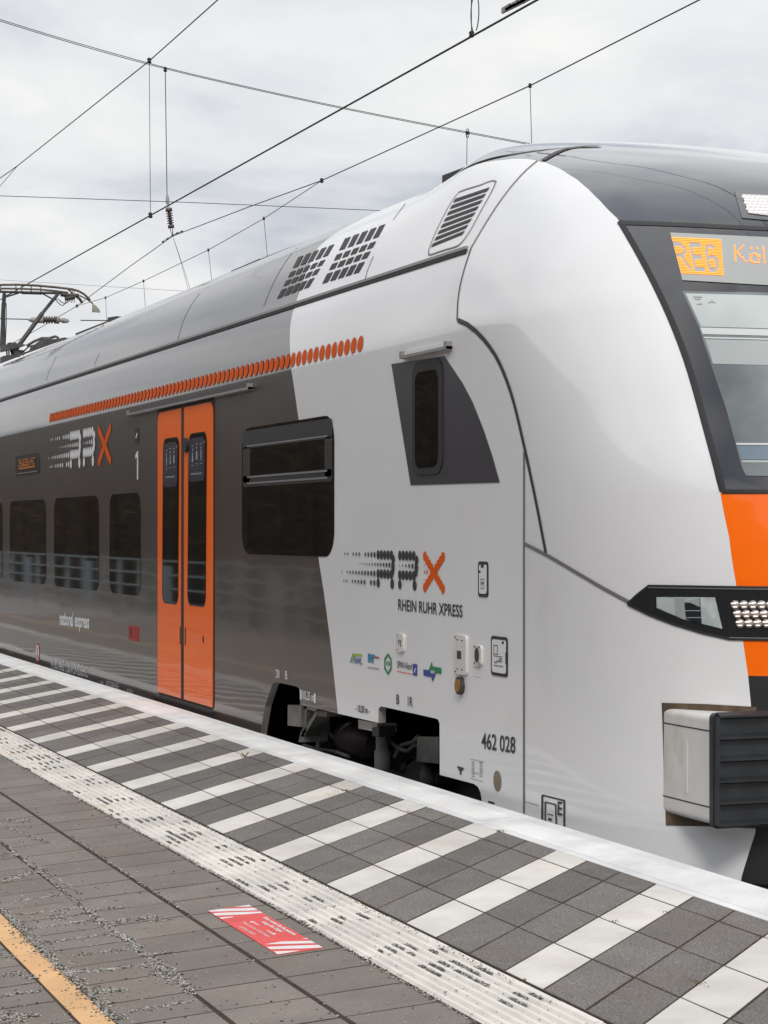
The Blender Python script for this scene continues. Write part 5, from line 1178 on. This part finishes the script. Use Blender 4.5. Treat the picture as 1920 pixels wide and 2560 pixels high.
for k in range(5): t = .215 + k * .118; prof += [(t, .03), (t + .055, .072), (t + .065, .072), (t + .085, .03)]
prof += [(.82, .03), (.83, .060), (.999, .060), (1, .0)]
ins.lathe(a, b, [(t, max(r, .005)) for t, r in prof], 18); ino = ins.build('insulator', M['insul']); tag(ino, 'brown ribbed insulator hanging upright in the sky left of centre', 'insulator')
mb = MB(); mb.tube([iX(725, 20), iX(733, 70)], .008, 6); mb.lathe(iX(733, 65), iX(738, 245), [(0, .012), (.15, .026), (.5, .034), (.8, .036), (1, .018)], 10); mb.tube([iX(722, 240), iX(735, 320), iX(760, 335), iX(765, 320), iX(762, 240)], .008, 6); mb.build('insulator_shackle', M['fitting'], ino)
mb = MB(); mb.tube([iX(800, 760), iX(800, 800), iX(830, 870), iX(840, 890)], .007, 6); mb.tube([iX(845, 760), iX(845, 800), iX(845, 870)], .007, 6)
for q in ([(845, 895), (930, 850), (1040, 810)], [(860, 900), (950, 862), (1050, 822)], [(830, 905), (735, 965), (635, 1025)], [(838, 915), (745, 980), (645, 1045)]): mb.tube([iX(*p) for p in q], .006, 6)
for q in ((840, 895), (935, 857), (1040, 818), (738, 970), (640, 1035)): p = iX(*q); mb.lathe(p - np.array([0, 0, .018]), p + np.array([0, 0, .018]), [(0, .014), (.5, .022), (1, .014)], 8)
mb.build('insulator_yoke', M['wire'], ino)
wire('hanger_rod', [tuple(sX(357, 152)), tuple(sX(361, 432))], .011, 'straight hanger wire from the cross wires down to the upright insulator', 'wire')
for dyp, lb in ((0, 'upper one of the paired cross wires sagging from the left edge'), (3.4, 'lower one of the paired cross wires sagging from the left edge')):
    pts = spline_px([(-260, -42), (0, 42), (160, 91), (320, 136), (357, 146), (550, 191), (745, 233), (1010, 285), (1105, 303), (1300, 338)], 24)
    wire('cross_span_wire', [tuple(sX(x, y + dyp * (1 if x < 300 else .75))) for x, y in pts], .0095, lb, 'wire', 'paired cross span wires')
clamp(sX(357, 150), .045, [o for o in col.objects if o.name.startswith('hanger_rod')][0]); 
o = wire('hanger_rod', [tuple(sX(1009, 288)), tuple(sX(1008, 380))], .010, 'short hanger wire from the cross wires behind the white roof', 'wire'); clamp(sX(1010, 287), .035, o)
mb = MB(); mb.tube([sX(1010 + 3.5 * math.sin(t), 288 + 10 * math.cos(t)) for t in np.linspace(-3.1, 3.1, 14)], .008, 5); mb.build('wire_loop', M['wire'], o)
wire('lower_span_wire', [tuple(sX(-200, 418)), tuple(sX(0, 423)), tuple(sX(400, 437)), tuple(sX(825, 455)), tuple(sX(1000, 462))], .009, 'single thin level wire crossing the sky at the height of the insulator', 'wire')
XF2 = -75.0
wire('far_span_wire', [tuple(onX(-200, 592, XF2)), tuple(onX(0, 604.5, XF2)), tuple(onX(250, 620, XF2)), tuple(onX(420, 630, XF2)), tuple(onX(600, 640, XF2))], .011, 'faint far cross wire low in the sky above the pantograph', 'wire', m='steel')
a, b = sX(75, 690), sX(174, 692)
wire('anchor_wire', [tuple(sX(-100, 686.5)), tuple(a)], .014, 'level wire at the left edge behind the pantograph mast', 'wire'); wire('anchor_wire', [tuple(b), tuple(sX(262, 692.5)), tuple(sX(300, 693))], .014, 'level wire from the pale insulator to behind the roof bar', 'wire')
hp = lambda x, y: onX(*zp(x, y), XSUP)
mb = MB(); q0, q1 = hp(585, 662), hp(785, 662); prof = []
for k in range(5): t = .02 + k * .19; prof += [(t, .04), (t + .07, .075), (t + .09, .075), (t + .16, .04)]
mb.lathe(q0, q1, prof, 16); ho = mb.build('insulator', M['insul']); tag(ho, 'lying ribbed insulator with pale end caps, behind the pantograph arm', 'insulator')
mb = MB(); mb.lathe(hp(390, 662), hp(590, 662), [(0, .016), (.25, .046), (.6, .05), (.7, .06), (1, .06)], 14); mb.lathe(hp(775, 662), hp(958, 678), [(0, .07), (.22, .07), (.24, .042), (.4, .034), (.55, .052), (.85, .04), (1, .014)], 14); mb.build('insulator_cap', M['fitting'], ho)

# ------------------------------------------------------------------ the other side of the platform, seen only as reflections in the train
def fence_at(y, x0, x1):
    mb = MB(); z0 = -.62
    for x in np.arange(x0, x1 + .1, 1.9): mb.box(x - .045, x + .045, y - .04, y + .04, z0, z0 + 1.42)
    o = mb.build('platform_railing', M['fence_blue']); tag(o, 'grey blue platform railing mirrored in the dark train windows', 'railing')
    mb = MB()
    for z in (1.40, 1.12, .84, .56, .28): mb.box(x0, x1, y - .018, y + .018, z0 + z - .018, z0 + z + .018)
    mb.build('railing_bar', M['fence_blue'], o)
    mb = MB()
    for x in np.arange(x0 + 3.8, x1 - 1, 7.6): mb.box(x + .05, x + .9, y - .012, y + .012, z0 + .2, z0 + 1.3)
    mb.build('railing_panel', M['fence_blue'], o)
fence_at(-5.4, -110, -8)
mb = MB(); V = []; Fc = []
for _ in range(75000):
    x = -230 + 256 * rng.random() ** .62; y = -9.5 - abs(rng.gauss(0, 2.2)); top = 7.6 + .45 * math.sin(x * .31) + .3 * math.sin(x * .83 + 1) + .3 * math.sin(x * 2.1)
    z = -.9 + (top + .9) * (rng.random() ** .8); s_ = rng.uniform(.10, .55) * (1.0 - .4 * z / top); a = rng.random() * 6.28; b = rng.uniform(-.9, .9)
    d1_ = np.array([math.cos(a) * math.cos(b), math.sin(a) * math.cos(b), math.sin(b)]); d2_ = np.cross(d1_, [.3, .5, .8]); d2_ *= rng.uniform(.012, .035) / (np.linalg.norm(d2_) + 1e-9)
    p = np.array([x, y, z]); i0 = len(V); V += [tuple(p - d1_ * s_), tuple(p + d2_ * s_), tuple(p + d1_ * s_), tuple(p - d2_ * s_)]; Fc.append((i0, i0 + 1, i0 + 2, i0 + 3))
mb.add(V, Fc, 0)
for _ in range(150):
    x, y = rng.uniform(-230, 26), rng.uniform(-13, -9.5); mb.tube([(x, y, -1.1), (x + rng.gauss(0, .2), y, 3), (x + rng.gauss(0, .5), y, 6)], [.14, .09, .03], 6, 1)
mb.box(-240, 30, -12.6, -12.3, -1.2, 7.2, 2)
tag(mb.build('bare_wood', [M['twigs'], M['bark'], M['thicket']], fix=False), kind='stuff')

# the train's root sits on the rails under the middle of the car
base_ = Vector((-15.0, YC, -0.67))
train.location = base_
for ch in train.children: ch.location = ch.location - base_
